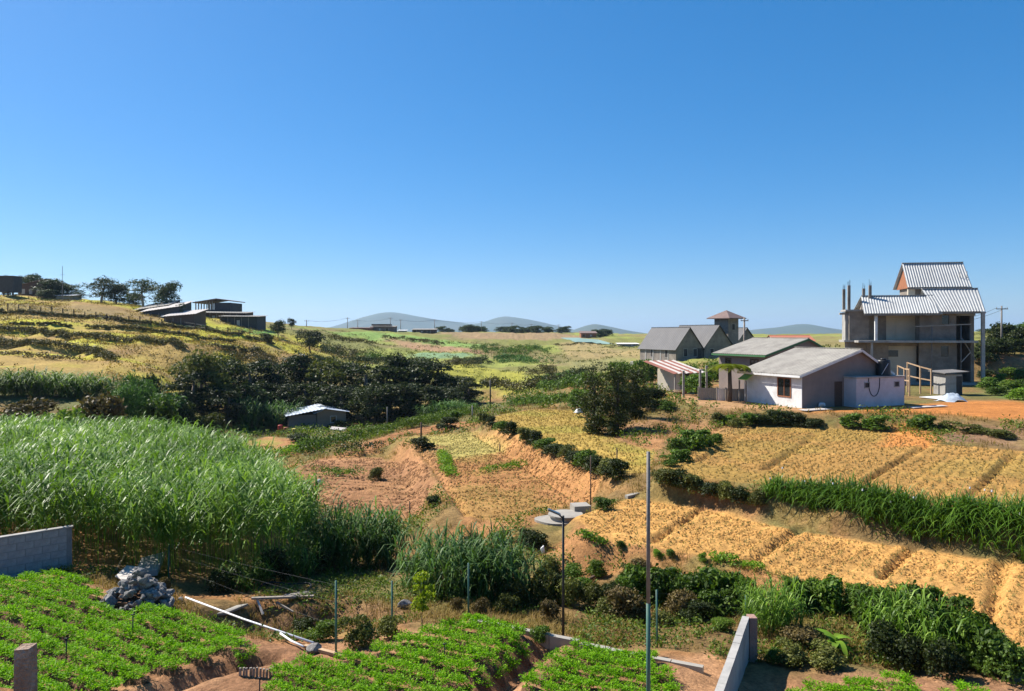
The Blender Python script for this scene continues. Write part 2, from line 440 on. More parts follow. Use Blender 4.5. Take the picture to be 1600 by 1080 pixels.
def earth_material():
    m, t, b, N, L = _nt('earth')
    a = N('ShaderNodeAttribute'); a.attribute_name = 'earth'
    g = N('ShaderNodeNewGeometry')
    def noise(s, d=8, rgh=.65):
        n = N('ShaderNodeTexNoise'); n.inputs['Scale'].default_value = s; n.inputs['Detail'].default_value = d; n.inputs['Roughness'].default_value = rgh
        L(g.outputs['Position'], n.inputs['Vector']); return n
    n1, n2, n3 = noise(.35), noise(3.1), noise(14, 4)
    def rng_(n, lo, hi, f0=.3, f1=.7):
        r = N('ShaderNodeMapRange'); r.inputs[1].default_value = f0; r.inputs[2].default_value = f1; r.inputs[3].default_value = lo; r.inputs[4].default_value = hi
        L(n.outputs['Fac'], r.inputs[0]); return r
    def mul(x, y):
        k = N('ShaderNodeMath'); k.operation = 'MULTIPLY'; L(x, k.inputs[0]); L(y, k.inputs[1]); return k.outputs[0]
    f = mul(mul(rng_(n1, .8, 1.18).outputs[0], rng_(n2, .66, 1.28).outputs[0]), rng_(n3, .62, 1.3).outputs[0])  # fine noise range widened: its dark specks paint in the shade of clods
    s = N('ShaderNodeVectorMath'); s.operation = 'SCALE'; L(a.outputs['Color'], s.inputs[0]); L(f, s.inputs['Scale'])
    L(s.outputs[0], b.inputs['Base Color']); b.inputs['Roughness'].default_value = .95; b.inputs['Specular IOR Level'].default_value = .1
    nb = noise(5.5, 7, .75)
    bp = N('ShaderNodeBump'); bp.inputs['Strength'].default_value = .8; bp.inputs['Distance'].default_value = .09
    L(nb.outputs['Fac'], bp.inputs['Height']); L(bp.outputs['Normal'], b.inputs['Normal'])
    return m

M = {}
M['earth'] = earth_material()
M['concrete'] = mat('concrete', (.40, .38, .35), (.27, .26, .24), .9, 1.6, .3, wear=(.20, .19, .17))
M['dark_concrete'] = mat('dark_concrete', (.235, .20, .165), (.145, .125, .105), .9, .9, .2, wear=(.29, .25, .21))
M['cream_plaster'] = mat('cream_plaster', (.52, .46, .36), (.43, .38, .30), .9, 1.2, .1)
M['white_plaster'] = mat('white_plaster', (.74, .74, .73), (.60, .60, .59), .85, 1.3, .12, wear=(.46, .45, .43))
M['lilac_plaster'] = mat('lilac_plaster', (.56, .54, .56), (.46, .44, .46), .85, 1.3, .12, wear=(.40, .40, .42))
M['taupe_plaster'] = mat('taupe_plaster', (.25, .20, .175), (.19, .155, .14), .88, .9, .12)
M['block'] = mat('block', (.36, .35, .34), (.25, .245, .24), .95, 5, .5, wear=(.18, .18, .17))
M['mortar'] = mat('mortar', (.25, .24, .23), (.18, .17, .17), .95, 6, .3)
M['asbestos'] = mat('asbestos', (.34, .315, .27), (.25, .23, .20), .9, 1.1, .1, wear=(.19, .17, .15), wscale=.45)
M['grey_sheet'] = mat('grey_sheet', (.088, .084, .088), (.070, .068, .070), .65, .8, 0, wear=(.10, .097, .097))
M['zinc'] = mat('zinc', (.43, .435, .42), (.37, .375, .365), .5, .9, 0, metallic=.1, wear=(.31, .31, .30))
M['bluezinc'] = mat('bluezinc', (.50, .56, .64), (.43, .48, .56), .45, .9, 0, metallic=.1, wear=(.36, .40, .45))
M['rust_sheet'] = mat('rust_sheet', (.28, .10, .07), (.20, .075, .05), .75, 3, 0)
M['pale_sheet'] = mat('pale_sheet', (.52, .48, .44), (.42, .37, .33), .75, 2, 0)
M['terracotta'] = mat('terracotta', (.42, .15, .09), (.33, .12, .07), .85, 2, .1)
M['brown_roof'] = mat('brown_roof', (.20, .14, .12), (.15, .10, .09), .85, 1.2, .1)
M['dark_wood'] = mat('dark_wood', (.10, .06, .04), (.065, .04, .03), .8, 6, .2)
M['tan_wall'] = mat('tan_wall', (.27, .20, .145), (.20, .15, .11), .9, 1.2, .1)
M['tar'] = mat('tar', (.070, .068, .072), (.048, .046, .048), .85, 2, .1)
M['raw_wood'] = mat('raw_wood', (.46, .32, .19), (.34, .22, .13), .8, 6, .2)
M['grey_wood'] = mat('grey_wood', (.30, .26, .22), (.20, .17, .14), .85, 8, .3)
M['farm_wall'] = mat('farm_wall', (.14, .085, .06), (.10, .06, .045), .9, 3, .1)
M['red_wood'] = mat('red_wood', (.30, .12, .055), (.22, .085, .04), .75, 3, .1)
M['glass'] = mat('glass', (.025, .028, .03), (.018, .02, .022), .12, 2, 0, spec=.6)
M['void'] = mat('void', (.06, .055, .05), (.045, .04, .04), .95, 2, 0)
M['green_paint'] = mat('green_paint', (.06, .17, .07), (.05, .13, .05), .6, 3, 0)
M['lime_paint'] = mat('lime_paint', (.33, .62, .13), (.28, .52, .11), .55, 2, 0)
M['pole_green'] = mat('pole_green', (.055, .16, .12), (.045, .12, .09), .5, 6, 0, wear=(.09, .11, .09), wscale=3)
M['pole_grey'] = mat('pole_grey', (.20, .185, .17), (.14, .13, .12), .6, 8, .1)
M['black_metal'] = mat('black_metal', (.03, .03, .028), (.02, .02, .02), .5, 5, 0)
M['black_plastic'] = mat('black_plastic', (.02, .02, .022), (.014, .014, .016), .4, 4, 0)
M['pvc'] = mat('pvc', (.74, .74, .75), (.62, .62, .63), .45, 6, 0)
M['white_bag'] = mat('white_bag', (.72, .72, .72), (.55, .55, .55), .7, 6, .2)
M['blue_plastic'] = mat('blue_plastic', (.05, .14, .42), (.04, .10, .32), .4, 4, 0)
M['red_plastic'] = mat('red_plastic', (.40, .05, .04), (.30, .04, .03), .5, 4, 0)
M['yellow_plastic'] = mat('yellow_plastic', (.65, .50, .15), (.5, .4, .12), .5, 4, 0)
M['rock'] = mat('rock', (.26, .245, .225), (.12, .115, .11), .9, 5, .6, wear=(.40, .38, .36), wscale=3)
M['bark'] = mat('bark', (.15, .115, .085), (.085, .065, .05), .95, 5, .5)
M['pale_bark'] = mat('pale_bark', (.34, .30, .25), (.22, .19, .155), .9, 4, .3)
M['soil'] = mat('soil', (.17, .088, .046), (.10, .054, .030), .98, 7, .9)
M['mountain'] = mat('mountain', (.045, .075, .05), (.075, .085, .05), .95, .004, 0)
M['wire'] = mat('wire', (.10, .10, .10), (.07, .07, .07), .6, 5, 0)
M['net'] = mat('net', (.20, .30, .26), (.16, .25, .22), .8, .3, 0)
M['tarp'] = mat('tarp', (.44, .50, .56), (.30, .34, .38), .45, 4, .3)
L_ = {}
L_['grove'] = leafmat('leaf_grove', (.014, .022, .006), (.034, .050, .011), (.100, .112, .026), .25)
L_['green'] = leafmat('leaf_green', (.034, .062, .009), (.084, .148, .018), (.215, .310, .048), .3)
L_['bright'] = leafmat('leaf_bright', (0.075, 0.150, 0.012), (0.144, 0.256, 0.019), (0.275, 0.388, 0.037), .35)
L_['olive'] = leafmat('leaf_olive', (0.050, 0.060, 0.013), (0.106, 0.115, 0.024), (0.213, 0.206, 0.046), .25)
L_['brown'] = leafmat('leaf_brown', (0.062, 0.045, 0.016), (0.131, 0.094, 0.032), (0.225, 0.175, 0.056), .2)
L_['bluegreen'] = leafmat('leaf_bluegreen', (0.037, 0.083, 0.019), (0.075, 0.150, 0.034), (0.156, 0.256, 0.064), .3)
L_['reed'] = leafmat('leaf_reed', (.048, .095, .012), (.112, .205, .022), (0.290, 0.413, 0.074), .35, .45)
L_['strap'] = leafmat('leaf_strap', (0.042, 0.095, 0.010), (0.087, 0.182, 0.017), (0.196, 0.315, 0.039), .3, .4)
L_['carrot'] = leafmat('leaf_carrot', (.075, .185, .003), (.165, .365, .005), (.30, .500, .014), .4, .6, .05)
L_['dry'] = leafmat('leaf_dry', (0.130, 0.080, 0.019), (0.250, 0.165, 0.041), (0.420, 0.310, 0.084), .25, .7)
L_['weed'] = leafmat('leaf_weed', (0.056, 0.106, 0.011), (0.119, 0.188, 0.021), (0.237, 0.294, 0.041), .3)
L_['hill'] = leafmat('leaf_hill', (0.056, 0.053, 0.015), (0.106, 0.094, 0.024), (0.188, 0.156, 0.041), .2)
L_['lime'] = leafmat('leaf_lime', (.16, .24, .012), (.33, .42, .02), (.5, .58, .04), .4, .6)
L_['dark'] = L_['grove']
L_['hazy'] = leafmat('leaf_far', (0.029, 0.044, 0.014), (0.052, 0.075, 0.022), (0.098, 0.120, 0.033), .2)

# ------------------------------------------------------------------ the land: colour of the soil and turf, place by place
def px_poly(pp): return [G(*p)[:2] for p in pp]
def colour_land():
    X, Y = GXX, GYY
    wob = (fbm(X * .5, Y * .5, 31) - .5)
    C = np.empty(X.shape + (3,)); C[:] = (.195, .125, .050)
    def blend(w, c): C[:] = C * (1 - w[..., None]) + np.array(c) * w[..., None]
    nA = fbm(X * .28, Y * .28, 41); nB = fbm(X * .9, Y * .9, 43); nC = fbm(X * .06, Y * .06, 47)
    # dry bank: bare orange earth and greener weeds in patches
    blend(sstep(.50, .62, nA) * .85, (.36, .175, .070))
    blend(sstep(.50, .62, fbm(X * .4, Y * .4, 77)) * .6, (.14, .145, .045))
    # far country
    f = sstep(95, 130, Y)
    blend(f, (.185, .185, .052))
    blend(f * sstep(.45, .6, nC), (.225, .185, .075))
    blend(f * sstep(.5, .62, fbm(X * .05, Y * .05, 53)), (.235, .255, .060))
    blend(sstep(500, 900, Y), (.10, .12, .05))
    # valley floor greener
    v = sstep(-14, -9, -np.abs(Y - 82)) * sstep(5, -2, X)
    blend(v * .7, (.10, .12, .04))
    # left hillside bands
    hill = sstep(85, 95, Y) * (1 - sstep(175, 190, Y)) * sstep(-34, -46, X + wob * 6)
    blend(hill, (.350, .240, .075))
    yg = fbm(X * .035 + 3, Y * .22, 61)
    blend(hill * sstep(.46, .56, yg) * .95, (.400, .380, .040))
    blend(hill * sstep(.55, .66, fbm(X * .12, Y * .3, 67)) * .8, (.270, .165, .075))
    def area(pp, c, soft=1.2, amt=1.0, w=5.0):
        q = px_poly(pp); s = poly_sd(q, X, Y) + wob * w
        blend(sstep(-soft, soft, s) * amt, c)
    area([(0, 495), (200, 512), (320, 528), (300, 532), (150, 514), (0, 506)], (.440, .430, .040), 1.5, .95, 3)
    area([(60, 516), (140, 522), (210, 528), (110, 524)], (.44, .42, .045), 1.5, .9, 3)
    area([(110, 534), (160, 536), (160, 553), (120, 548)], (.44, .42, .05), 1.5, .9, 3)
    area([(250, 500), (300, 505), (400, 520), (420, 530), (400, 528), (300, 514)], (.370, .370, .065), 1.5, .9, 3)
    area([(0, 474), (100, 477), (200, 486), (260, 500), (200, 500), (100, 491), (0, 484)], (.265, .190, .085), 1.5, .85, 3)
    area([(355, 514), (430, 516), (430, 524), (380, 521)], (.12, .28, .07), 1.5, .9, 2)
    area([(480, 514), (560, 518), (640, 524), (760, 540), (740, 546), (640, 538), (560, 528)], (.200, .300, .075), 2, .95, 6)
    area([(470, 518), (520, 522), (600, 545), (560, 552), (500, 535)], (.200, .190, .065), 2, .8, 6)
    area([(600, 528), (640, 532), (760, 548), (760, 553), (650, 548)], (.34, .20, .115), 2, .9, 5)
    area([(640, 552), (740, 553), (730, 560), (650, 563)], (.18, .28, .15), 2, .9, 5)
    area([(680, 520), (860, 520), (920, 527), (860, 532), (720, 528)], (.280, .190, .105), 3, .9, 8)
    area([(650, 570), (720, 566), (850, 592), (850, 606), (720, 606), (680, 590)], (.320, .300, .050), 2, .95, 5)
    area([(820, 585), (850, 580), (850, 606), (790, 606)], (.290, .310, .070), 2, .7, 5)
    area([(870, 536), (930, 535), (1010, 548), (1000, 566), (930, 560), (880, 556)], (.300, .225, .100), 2, .9, 6)
    area([(870, 556), (1000, 566), (1000, 580), (900, 580)], (.205, .190, .075), 2, .9, 6)
    area([(420, 545), (500, 560), (560, 572), (560, 590), (430, 575)], (.270, .165, .085), 2, .8, 5)
    # plots
    for k, c, c2 in (('E', (.380, .255, .062), (.300, .250, .050)), ('C', (.375, .185, .070), (.320, .188, .058)), ('D', (.300, .155, .075), (.350, .185, .085)), ('H', (.34, .16, .07), (.40, .20, .08)),
                  ('F', (.34, .17, .075), (.27, .24, .06)), ('K', (.40, .18, .075), (.36, .16, .07)), ('A', (.375, .208, .060), (.325, .208, .054)), ('B', (.545, .290, .088), (.480, .262, .080))):
        w = sstep(-.25, .15, poly_sd(PL_XY[k], X, Y) + wob * .5)
        blend(w, c); blend(w * sstep(.45, .6, nA) * .8, c2)
    # greener far half of plot C, orange bank faces
    area([(640, 684), (738, 676), (790, 700), (705, 718), (672, 712)], (.400, .345, .105), .8, .85, 1)
    area([(760, 660), (860, 712), (960, 752), (985, 768), (935, 768), (868, 735), (790, 698)], (.450, .225, .085), .5, .7, 1)
    area([(690, 700), (640, 690), (612, 705), (668, 742), (690, 790), (705, 778)], (.380, .190, .085), .5, .7, 1)
    # yard: orange earth
    w = sstep(-1.2, .5, poly_sd([(20.5, 50.2), (27.0, 48.8), (30.5, 46.2), (36.0, 43.6), (48.0, 41.5), (75, 44), (75, 58), (34, 57), (29, 54), (22, 51.5)], X, Y) + wob * 1.5)
    blend(w, (.430, .170, .046))
    w = sstep(-1, .5, poly_sd([(13.2, 57), (14.5, 52), (20.5, 50.5), (20, 56), (16, 66), (12, 66)], X, Y)); blend(w * .8, (.42, .24, .12))
    area([(1395, 672), (1428, 655), (1440, 657), (1470, 690), (1440, 700), (1370, 700)], (.520, .215, .060), .5, .95, 1)
    area([(960, 660), (1060, 650), (1150, 668), (1100, 685), (1010, 700), (950, 690)], (.330, .175, .085), 1.2, .6, 2)
    area([(1470, 662), (1600, 672), (1600, 702), (1480, 690)], (.260, .150, .095), .8, .7, 1.5)
    area([(1548, 558), (1700, 556), (1700, 574), (1560, 572)], (.34, .155, .080), 1, .9, 2)
    area([(1530, 600), (1600, 575), (1700, 590), (1700, 650), (1600, 628), (1540, 620)], (.10, .145, .035), 1, .85, 2)
    # garden soil
    w = sstep(-.6, .4, poly_sd([(-20, 8), (-20, 20.5), (-13, 20.3), (-9.0, 18.2), (-5.2, 15.7), (-1.0, 17.0), (3.2, 15.2), (5.0, 14.6), (12, 15), (14, 8)], X, Y) + wob * .6)
    blend(w, (.270, .140, .072)); blend(w * sstep(.5, .62, nB) * .8, (.370, .205, .105))
    # bare scraped earth beside the wall and on the spoil by the pit
    area([(1050, 1030), (1110, 1020), (1130, 1040), (1100, 1090), (1060, 1085)], (.44, .24, .12), .2, .9, .4)
    area([(400, 935), (520, 945), (600, 940), (700, 960), (600, 990), (480, 980)], (.27, .15, .075), .4, .8, .8)
    w = sstep(-.4, .3, poly_sd(PIT, X, Y) + wob); blend(w, (.15, .085, .048))
    # smooth earth paths
    return C
LAND = colour_land()
# ------------------------------------------------------------------ ground sheet; the plots are cut out of it as objects of their own
def build_ground():
    ny, nx = GXX.shape
    V = np.stack([GXX, GYY, GZ], -1).reshape(-1, 3); C = LAND.reshape(-1, 3)
    j, i = np.meshgrid(np.arange(ny - 1), np.arange(nx - 1), indexing='ij')
    a = (j * nx + i).ravel(); F = np.stack([a, a + 1, a + nx + 1, a + nx], -1)
    cx = (GX[i] + GX[i + 1]).ravel() / 2; cy = (GY[j] + GY[j + 1]).ravel() / 2
    reg = np.zeros(len(F), dtype=int)
    names = {'E': 'grassy orchard plot above the bush row, pale yellow green', 'C': 'reddish bed plot below the bush row, crossed by thin drains', 'D': 'brown furrowed plot lowest in the valley with grass mound',
             'H': 'narrow striped plot along the reed bank', 'A': 'wide tan seedling field between the houses and the strap-leaf hedge', 'B': 'wide orange seedling field below the strap-leaf hedge'}
    for n, k in enumerate(names, 1):
        sel = (cx > -45) & (cx < 45) & (cy > 10) & (cy < 95)
        idx = np.nonzero(sel)[0]; s = poly_sd(PL_XY[k], cx[idx], cy[idx]); reg[idx[s > 0]] = n
    for n, k in [(0, None)] + list(enumerate(names, 1)):
        f = F[reg == n]
        if len(f) == 0: continue
        u, inv = np.unique(f, return_inverse=True)
        me = np_mesh('ground' if n == 0 else 'field', V[u], inv.reshape(f.shape), M['earth'], smooth=True, col=C[u])
        o = obj('ground' if n == 0 else 'field', me)
        tag(o, 'hilly farmland of banks, dry grass and red earth' if n == 0 else names[k], None, None, 'structure')
build_ground()

def mountain(name, ridge, Y, depth, label, seed):
    """a long massif: ridge line given as (px, py), modelled as a ridge with flanks at distance Y"""
    n = 90
    xs = np.linspace(ridge[0][0], ridge[-1][0], n); ys = np.interp(xs, [r[0] for r in ridge], [r[1] for r in ridge])
    k = np.ones(5) / 5; ys = np.convolve(np.pad(ys, 2, 'edge'), k, 'valid')
    X = (xs - 800) / FPX * Y; Zr = -(ys - HORIZON) / FPX * Y
    m = 17; V = []
    for t in np.linspace(-1, 1, m):
        prof = 1 - abs(t) ** 1.15
        jag = (fbm(X * .004 + 7 * t, np.full(n, t * 6.0), seed) - .5)
        z = -60 + (Zr + 60) * prof * (1 + .35 * jag * (1 - prof))
        V.append(np.stack([X * (1 + .02 * t) + jag * 120 * (1 - prof), Y + depth * t + jag * 200, z], -1))
    V = np.concatenate(V); j, i = np.meshgrid(np.arange(m - 1), np.arange(n - 1), indexing='ij'); a = (j * n + i).ravel()
    o = obj(name, np_mesh(name, V, np.stack([a, a + 1, a + n + 1, a + n], -1), M['mountain'], smooth=True))
    tag(o, label, None, None, 'structure')
mountain('mountain', [(470, 524), (520, 510), (545, 503), (575, 494), (592, 489), (605, 487), (625, 489), (650, 494), (690, 501), (705, 502), (740, 507), (760, 502), (772, 498), (780, 494), (800, 495), (830, 500), (870, 509), (910, 518), (960, 530)], 6200, 900, 'long blue mountain with two flat peaks on the horizon', 3)
mountain('mountain', [(860, 530), (895, 516), (915, 509), (930, 506), (950, 510), (985, 517), (1010, 521), (1050, 528), (1090, 540)], 4700, 700, 'low rounded blue mountain beside the grey gabled houses', 9)
mountain('mountain', [(1080, 545), (1120, 526), (1180, 515), (1215, 512), (1240, 508), (1262, 505), (1285, 511), (1330, 517), (1400, 522), (1480, 530), (1600, 545)], 5200, 800, 'blue mountain behind the concrete house', 15)
# ------------------------------------------------------------------ plants
L_['ivy'] = leafmat('leaf_ivy', (.020, .030, .008), (.055, .070, .016), (.14, .155, .04), .25)
L_['seed'] = leafmat('leaf_seedling', (.10, .085, .03), (.20, .165, .06), (.36, .29, .11), .25, .7)
def unit(v): return v / np.maximum(np.linalg.norm(v, axis=-1, keepdims=True), 1e-9)

def leaf_geo(C, D, Nn, ln, wd):
    """diamond leaves: centre C, direction D, normal Nn"""
    D = unit(D); S = unit(np.cross(D, Nn)); U = np.cross(S, D)
    ln = np.asarray(ln)[:, None]; wd = np.asarray(wd)[:, None]
    b = C - D * ln * .5; t = C + D * ln * .5; m = C + D * ln * .05 + U * ln * .10
    V = np.stack([b, m + S * wd * .5, t, m - S * wd * .5], 1).reshape(-1, 3)
    F = np.arange(len(V)).reshape(-1, 4); return V, F

def crown_points(r, blobs, size, jitter=.5):
    """points, outward normals on lumpy ellipsoid shells; blobs: (c, radii, n)"""
    PT, NM = [], []
    for c, rad, n in blobs:
        d = unit(r.normal(size=(n, 3))); d[:, 2] = np.where(d[:, 2] < -.45, -d[:, 2] * .6, d[:, 2])
        rr = r.uniform(.55, 1.06, n) ** .6
        lump = 1 + .22 * np.sin(d[:, 0] * 5 + c[0] * 3) * np.sin(d[:, 1] * 6 + c[1]) + .12 * np.sin(d[:, 2] * 9 + c[2] * 5)
        PT.append(np.array(c) + d * np.array(rad) * (rr * lump)[:, None]); NM.append(d)
    return np.concatenate(PT), np.concatenate(NM)

def foliage(r, blobs, size, aspect=.55, droop=.25, tint_h=True):
    C, Nn = crown_points(r, blobs, size); n = len(C)
    D = unit(r.normal(size=(n, 3)) + Nn * .35); D[:, 2] -= droop
    NN = unit(Nn + r.normal(size=(n, 3)) * .55)
    ln = size * r.uniform(.6, 1.4, n)
    V, F = leaf_geo(C, D, NN, ln, ln * aspect)
    tint = np.clip(r.normal(.42, .22, n), 0, 1)
    return V, F, np.repeat(tint, 4)

def blades(r, B, H, W, lean, segs=3, az=None, stiff=1.6, droop=.55):
    """arching ribbons from base points B with length H, half of them drooping"""
    n = len(B); az = r.uniform(0, 2 * np.pi, n) if az is None else az
    d = np.stack([np.cos(az), np.sin(az), np.zeros(n)], -1); s = np.stack([-np.sin(az), np.cos(az), np.zeros(n)], -1)
    H = np.asarray(H)[:, None]; W = np.asarray(W)[:, None]; lean = np.asarray(lean)[:, None]
    rows = []
    for k in range(segs + 1):
        t = k / segs
        p = B + d * (H * lean * t ** stiff) + np.array([0, 0, 1.0]) * (H * (t - droop * lean * t ** 2.4))
        w = W * (1 - t) ** .6 * (.55 + .9 * min(t * 3, 1) * .5)
        if k == segs: w = W * .05
        rows += [p - s * w * .5, p + s * w * .5]
    V = np.stack(rows, 1); m = V.shape[1]; V = V.reshape(-1, 3)
    base = (np.arange(n) * m)[:, None]
    F = np.concatenate([base + np.array([2 * k, 2 * k + 1, 2 * k + 3, 2 * k + 2]) for k in range(segs)])
    return V, F, np.repeat(np.clip(r.normal(.5, .22, n), 0, 1), m)

def cat(parts):
    V, F, T, n = [], [], [], 0
    for v, f, t in parts:
        V.append(v); F.append(f + n); T.append(t); n += len(v)
    return np.concatenate(V), np.concatenate(F), np.concatenate(T)

def limbs(name, r, h, rad, tips, material, start=.35):
    """tapered trunk with limbs to the given points"""
    mb = MB(); p = [(0, 0, -.3)]; x = y = 0
    for k in range(1, 5):
        x += r.normal(0, .03) * h; y += r.normal(0, .03) * h; p.append((x * .6, y * .6, h * k / 4 * .75))
    mb.tube(p, rad, 7, rad * .45)
    for t in tips:
        z0 = h * r.uniform(start, .7); a = Vector((x * .5, y * .5, z0)); b = Vector(t)
        m = a.lerp(b, .5) + Vector((0, 0, -.08 * h)); mb.tube([a, m, b], rad * .42, 5, rad * .10)
    return mb.mesh(name, material, True)

class Proto:
    def __init__(s, crown, trunk=None): s.crown, s.trunk = crown, trunk

def tree_proto(seed, leaf, h=8, w=5, nblob=14, n=5200, size=.34, lo=.3, bark='bark', flat=.75, rad=None):
    r = np.random.default_rng(seed); blobs, tips = [], []
    for k in range(nblob):
        t = r.uniform(lo, 1); rr = w * .5 * (1 - .55 * abs(t - .55) ** 1.2) * r.uniform(.1, .85); a = r.uniform(0, 6.28)
        c = (rr * math.cos(a), rr * math.sin(a), h * (t * .82 + .02)); b = w * r.uniform(.15, .26)
        blobs.append((c, (b, b, b * flat), n // nblob)); tips.append(c)
    V, F, T = foliage(r, blobs, size)
    return Proto(np_mesh('crown', V, F, L_[leaf], T), limbs('trunk', r, h, rad or h * .022 + .05, tips[:8], M[bark]))

def bush_proto(seed, leaf, n=1500, size=.11, flat=.8, nblob=7, aspect=.55, spread=.36):
    """about 1 m tall and 1.2 m wide"""
    r = np.random.default_rng(seed); blobs = []
    for k in range(nblob):
        a = r.uniform(0, 6.28); q = r.uniform(0, spread); b = r.uniform(.20, .32)
        blobs.append(((q * math.cos(a), q * math.sin(a), r.uniform(.25, .72)), (b, b, b * flat), n // nblob))
    blobs.append(((0, 0, .22), (.42, .42, .24), n // 4))
    V, F, T = foliage(r, blobs, size, aspect)
    return Proto(np_mesh('foliage', V, F, L_[leaf], T))

def cane_patch(r, XY, Z, hmin, hmax, per=10, wid=.045, leafl=.85, out=None, lo_leaf=.13):
    """tall cane grass: canes with long arching leaves all the way up"""
    n = len(XY); H = r.uniform(hmin, hmax, n); la = r.uniform(0, 6.28, n); ll = r.uniform(.02, .22, n)
    if out is not None: la = np.arctan2(XY[:, 1], XY[:, 0]) + r.normal(0, .4, n); ll = np.hypot(XY[:, 0], XY[:, 1]) * out * r.uniform(.5, 1.2, n); H = H * (1 - .35 * np.clip(ll, 0, 1))
    def at(t):
        return np.stack([XY[:, 0] + np.cos(la) * ll * H * t ** 2, XY[:, 1] + np.sin(la) * ll * H * t ** 2, Z + H * t], -1)
    parts = []
    B = at(0.0)
    parts.append(blades(r, B, H * .9, np.full(n, .018), ll, 2, la))
    for k in range(per):
        t = (k + r.uniform(0, 1, n)) / per * (.98 - lo_leaf) + lo_leaf; p = np.stack([XY[:, 0] + np.cos(la) * ll * H * t ** 2, XY[:, 1] + np.sin(la) * ll * H * t ** 2, Z + H * t * .96], -1)
        parts.append(blades(r, p, leafl * r.uniform(.6, 1.25, n), wid * r.uniform(.7, 1.2, n), r.uniform(.5, 1.1, n), 3, None, 1.15, .95))
    return cat(parts)

def strap_patch(r, XY, Z, h, n_leaf=12, w=.04):
    B = np.repeat(np.column_stack([XY, Z]), n_leaf, 0); m = len(B); B[:, :2] += r.normal(0, .05, (m, 2))
    return blades(r, B, h * r.uniform(.6, 1.2, m), np.full(m, w), r.uniform(.25, .95, m), 4, None, 1.3, 1.1)

# prototypes
PT = {
 'grove_a': tree_proto(1, 'grove', 9, 7.5, 20, 8000, .34, .18), 'grove_b': tree_proto(2, 'grove', 9, 6.2, 16, 7000, .34, .12), 'grove_c': tree_proto(3, 'olive', 8, 6.0, 16, 6000, .32, .2),
 'round': tree_proto(4, 'grove', 6, 6, 16, 5200, .28, .12, 'bark', 1.0), 'airy': tree_proto(5, 'hazy', 8, 6, 16, 2600, .30, .3, 'pale_bark', 1.1), 'far': tree_proto(6, 'hazy', 7, 6.5, 20, 5200, .34, .12, 'bark', 1.15),
 'sapling': tree_proto(7, 'lime', 1.0, .45, 10, 900, .05, .4, 'bark', .75, .012), 'ivy': tree_proto(8, 'ivy', 6, 3.0, 36, 9000, .15, -.02, 'bark', 1.2), 'green_tree': tree_proto(9, 'green', 7, 6, 16, 6000, .26, .15),
}
BP = {}
for nm, lf in (('dark', 'grove'), ('green', 'green'), ('bright', 'bright'), ('olive', 'olive'), ('brown', 'brown'), ('blue', 'bluegreen'), ('hill', 'hill'), ('weed', 'weed')):
    BP[nm] = [bush_proto(100 + 7 * k + len(nm), lf, 2400, .075) for k in range(3)]
BP['bigleaf'] = [bush_proto(300 + k, 'green', 1500, .125, .8, 8, .5) for k in range(3)]
# foliage gets its colour from the 'tint' of each leaf; a few light leaves catch the eye
def cane_clump_proto(seed, n=60, rad=.6, h=(.65, 1.05), leaf='bluegreen'):
    r = np.random.default_rng(seed); a = r.uniform(0, 6.28, n); q = np.sqrt(r.uniform(0, 1, n)) * rad
    V, F, T = cane_patch(r, np.column_stack([q * np.cos(a), q * np.sin(a)]), np.zeros(n), h[0], h[1], 9, .04, .5, .85)
    return Proto(np_mesh('foliage', V, F, L_[leaf], T))
BP['feathery'] = [bush_proto(330 + k, 'bluegreen', 4200, .06, 1.0, 10, .3) for k in range(2)]
BP['cane'] = [cane_clump_proto(400 + k) for k in range(2)]
BP['cane_green'] = [cane_clump_proto(420 + k, leaf='reed') for k in range(2)]
BP['cane_dark'] = [cane_clump_proto(440 + k, leaf='green') for k in range(2)]

def bush(kind, loc, h, w, label, group=None, name='bush', catg='bush'):
    k = random.randrange(len(BP[kind]))
    o = obj(name, BP[kind][k].crown, None, (loc[0], loc[1], loc[2] - .06 * h), random.uniform(0, 6.28), (w / 1.2, w / 1.2 * random.uniform(.85, 1.1), h))
    return tag(o, label, catg, group)

def tree(kind, loc, h, w, label, group=None, name='tree', base=(9, 7.5), catg='tree'):
    p = PT[kind]; o = empty(name, (loc[0], loc[1], loc[2] - .05), random.uniform(0, 6.28), (w / base[1], w / base[1], h / base[0]))
    obj('crown', p.crown, o); obj('trunk', p.trunk, o)
    return tag(o, label, catg, group)
SIZE = {'grove_a': (9, 8.5), 'grove_b': (9, 7), 'grove_c': (8, 7), 'round': (6, 6.5), 'airy': (8, 6.5), 'far': (7, 7.2), 'sapling': (1.0, .55), 'ivy': (6, 4.2), 'green_tree': (7, 6.8)}

# ---- tall grass stand (uncountable)
STAND = [(-8.0, 21.5), (-6.4, 22.0), (-6.2, 24.5), (-7.0, 27.5), (-9.0, 30), (-11.2, 36), (-15.5, 43), (-22, 48), (-40, 52), (-46, 44), (-36, 30), (-24, 23.2), (-17.6, 21.6), (-14.8, 21.9), (-12.3, 21.5), (-10.2, 21.35)]
r = np.random.default_rng(77)
c = np.column_stack([r.uniform(-46, -7, 26000), r.uniform(21, 52, 26000)])
s = poly_sd(STAND, c[:, 0], c[:, 1])
inview = (c[:, 0] / c[:, 1] > -.80)
c = c[(s > 0) & inview]; s = s[(s > 0) & inview] if False else poly_sd(STAND, c[:, 0], c[:, 1])
c = c[:5600]; s = s[:5600]
front = sstep(0, 3.0, s)
hb = 2.35 + .55 * front + .35 * sstep(-11, -7, c[:, 0]) + 1.5 * (fbm(c[:, 0] * .5, c[:, 1] * .5, 5) - .45)
V, F, T = [], [], []
k = 0
q = [cane_patch(r, c[i::4], ground(c[i::4, 0], c[i::4, 1]), 1.0, 1.0, 1) for i in range(0)]
Z = ground(c[:, 0], c[:, 1])
parts = []
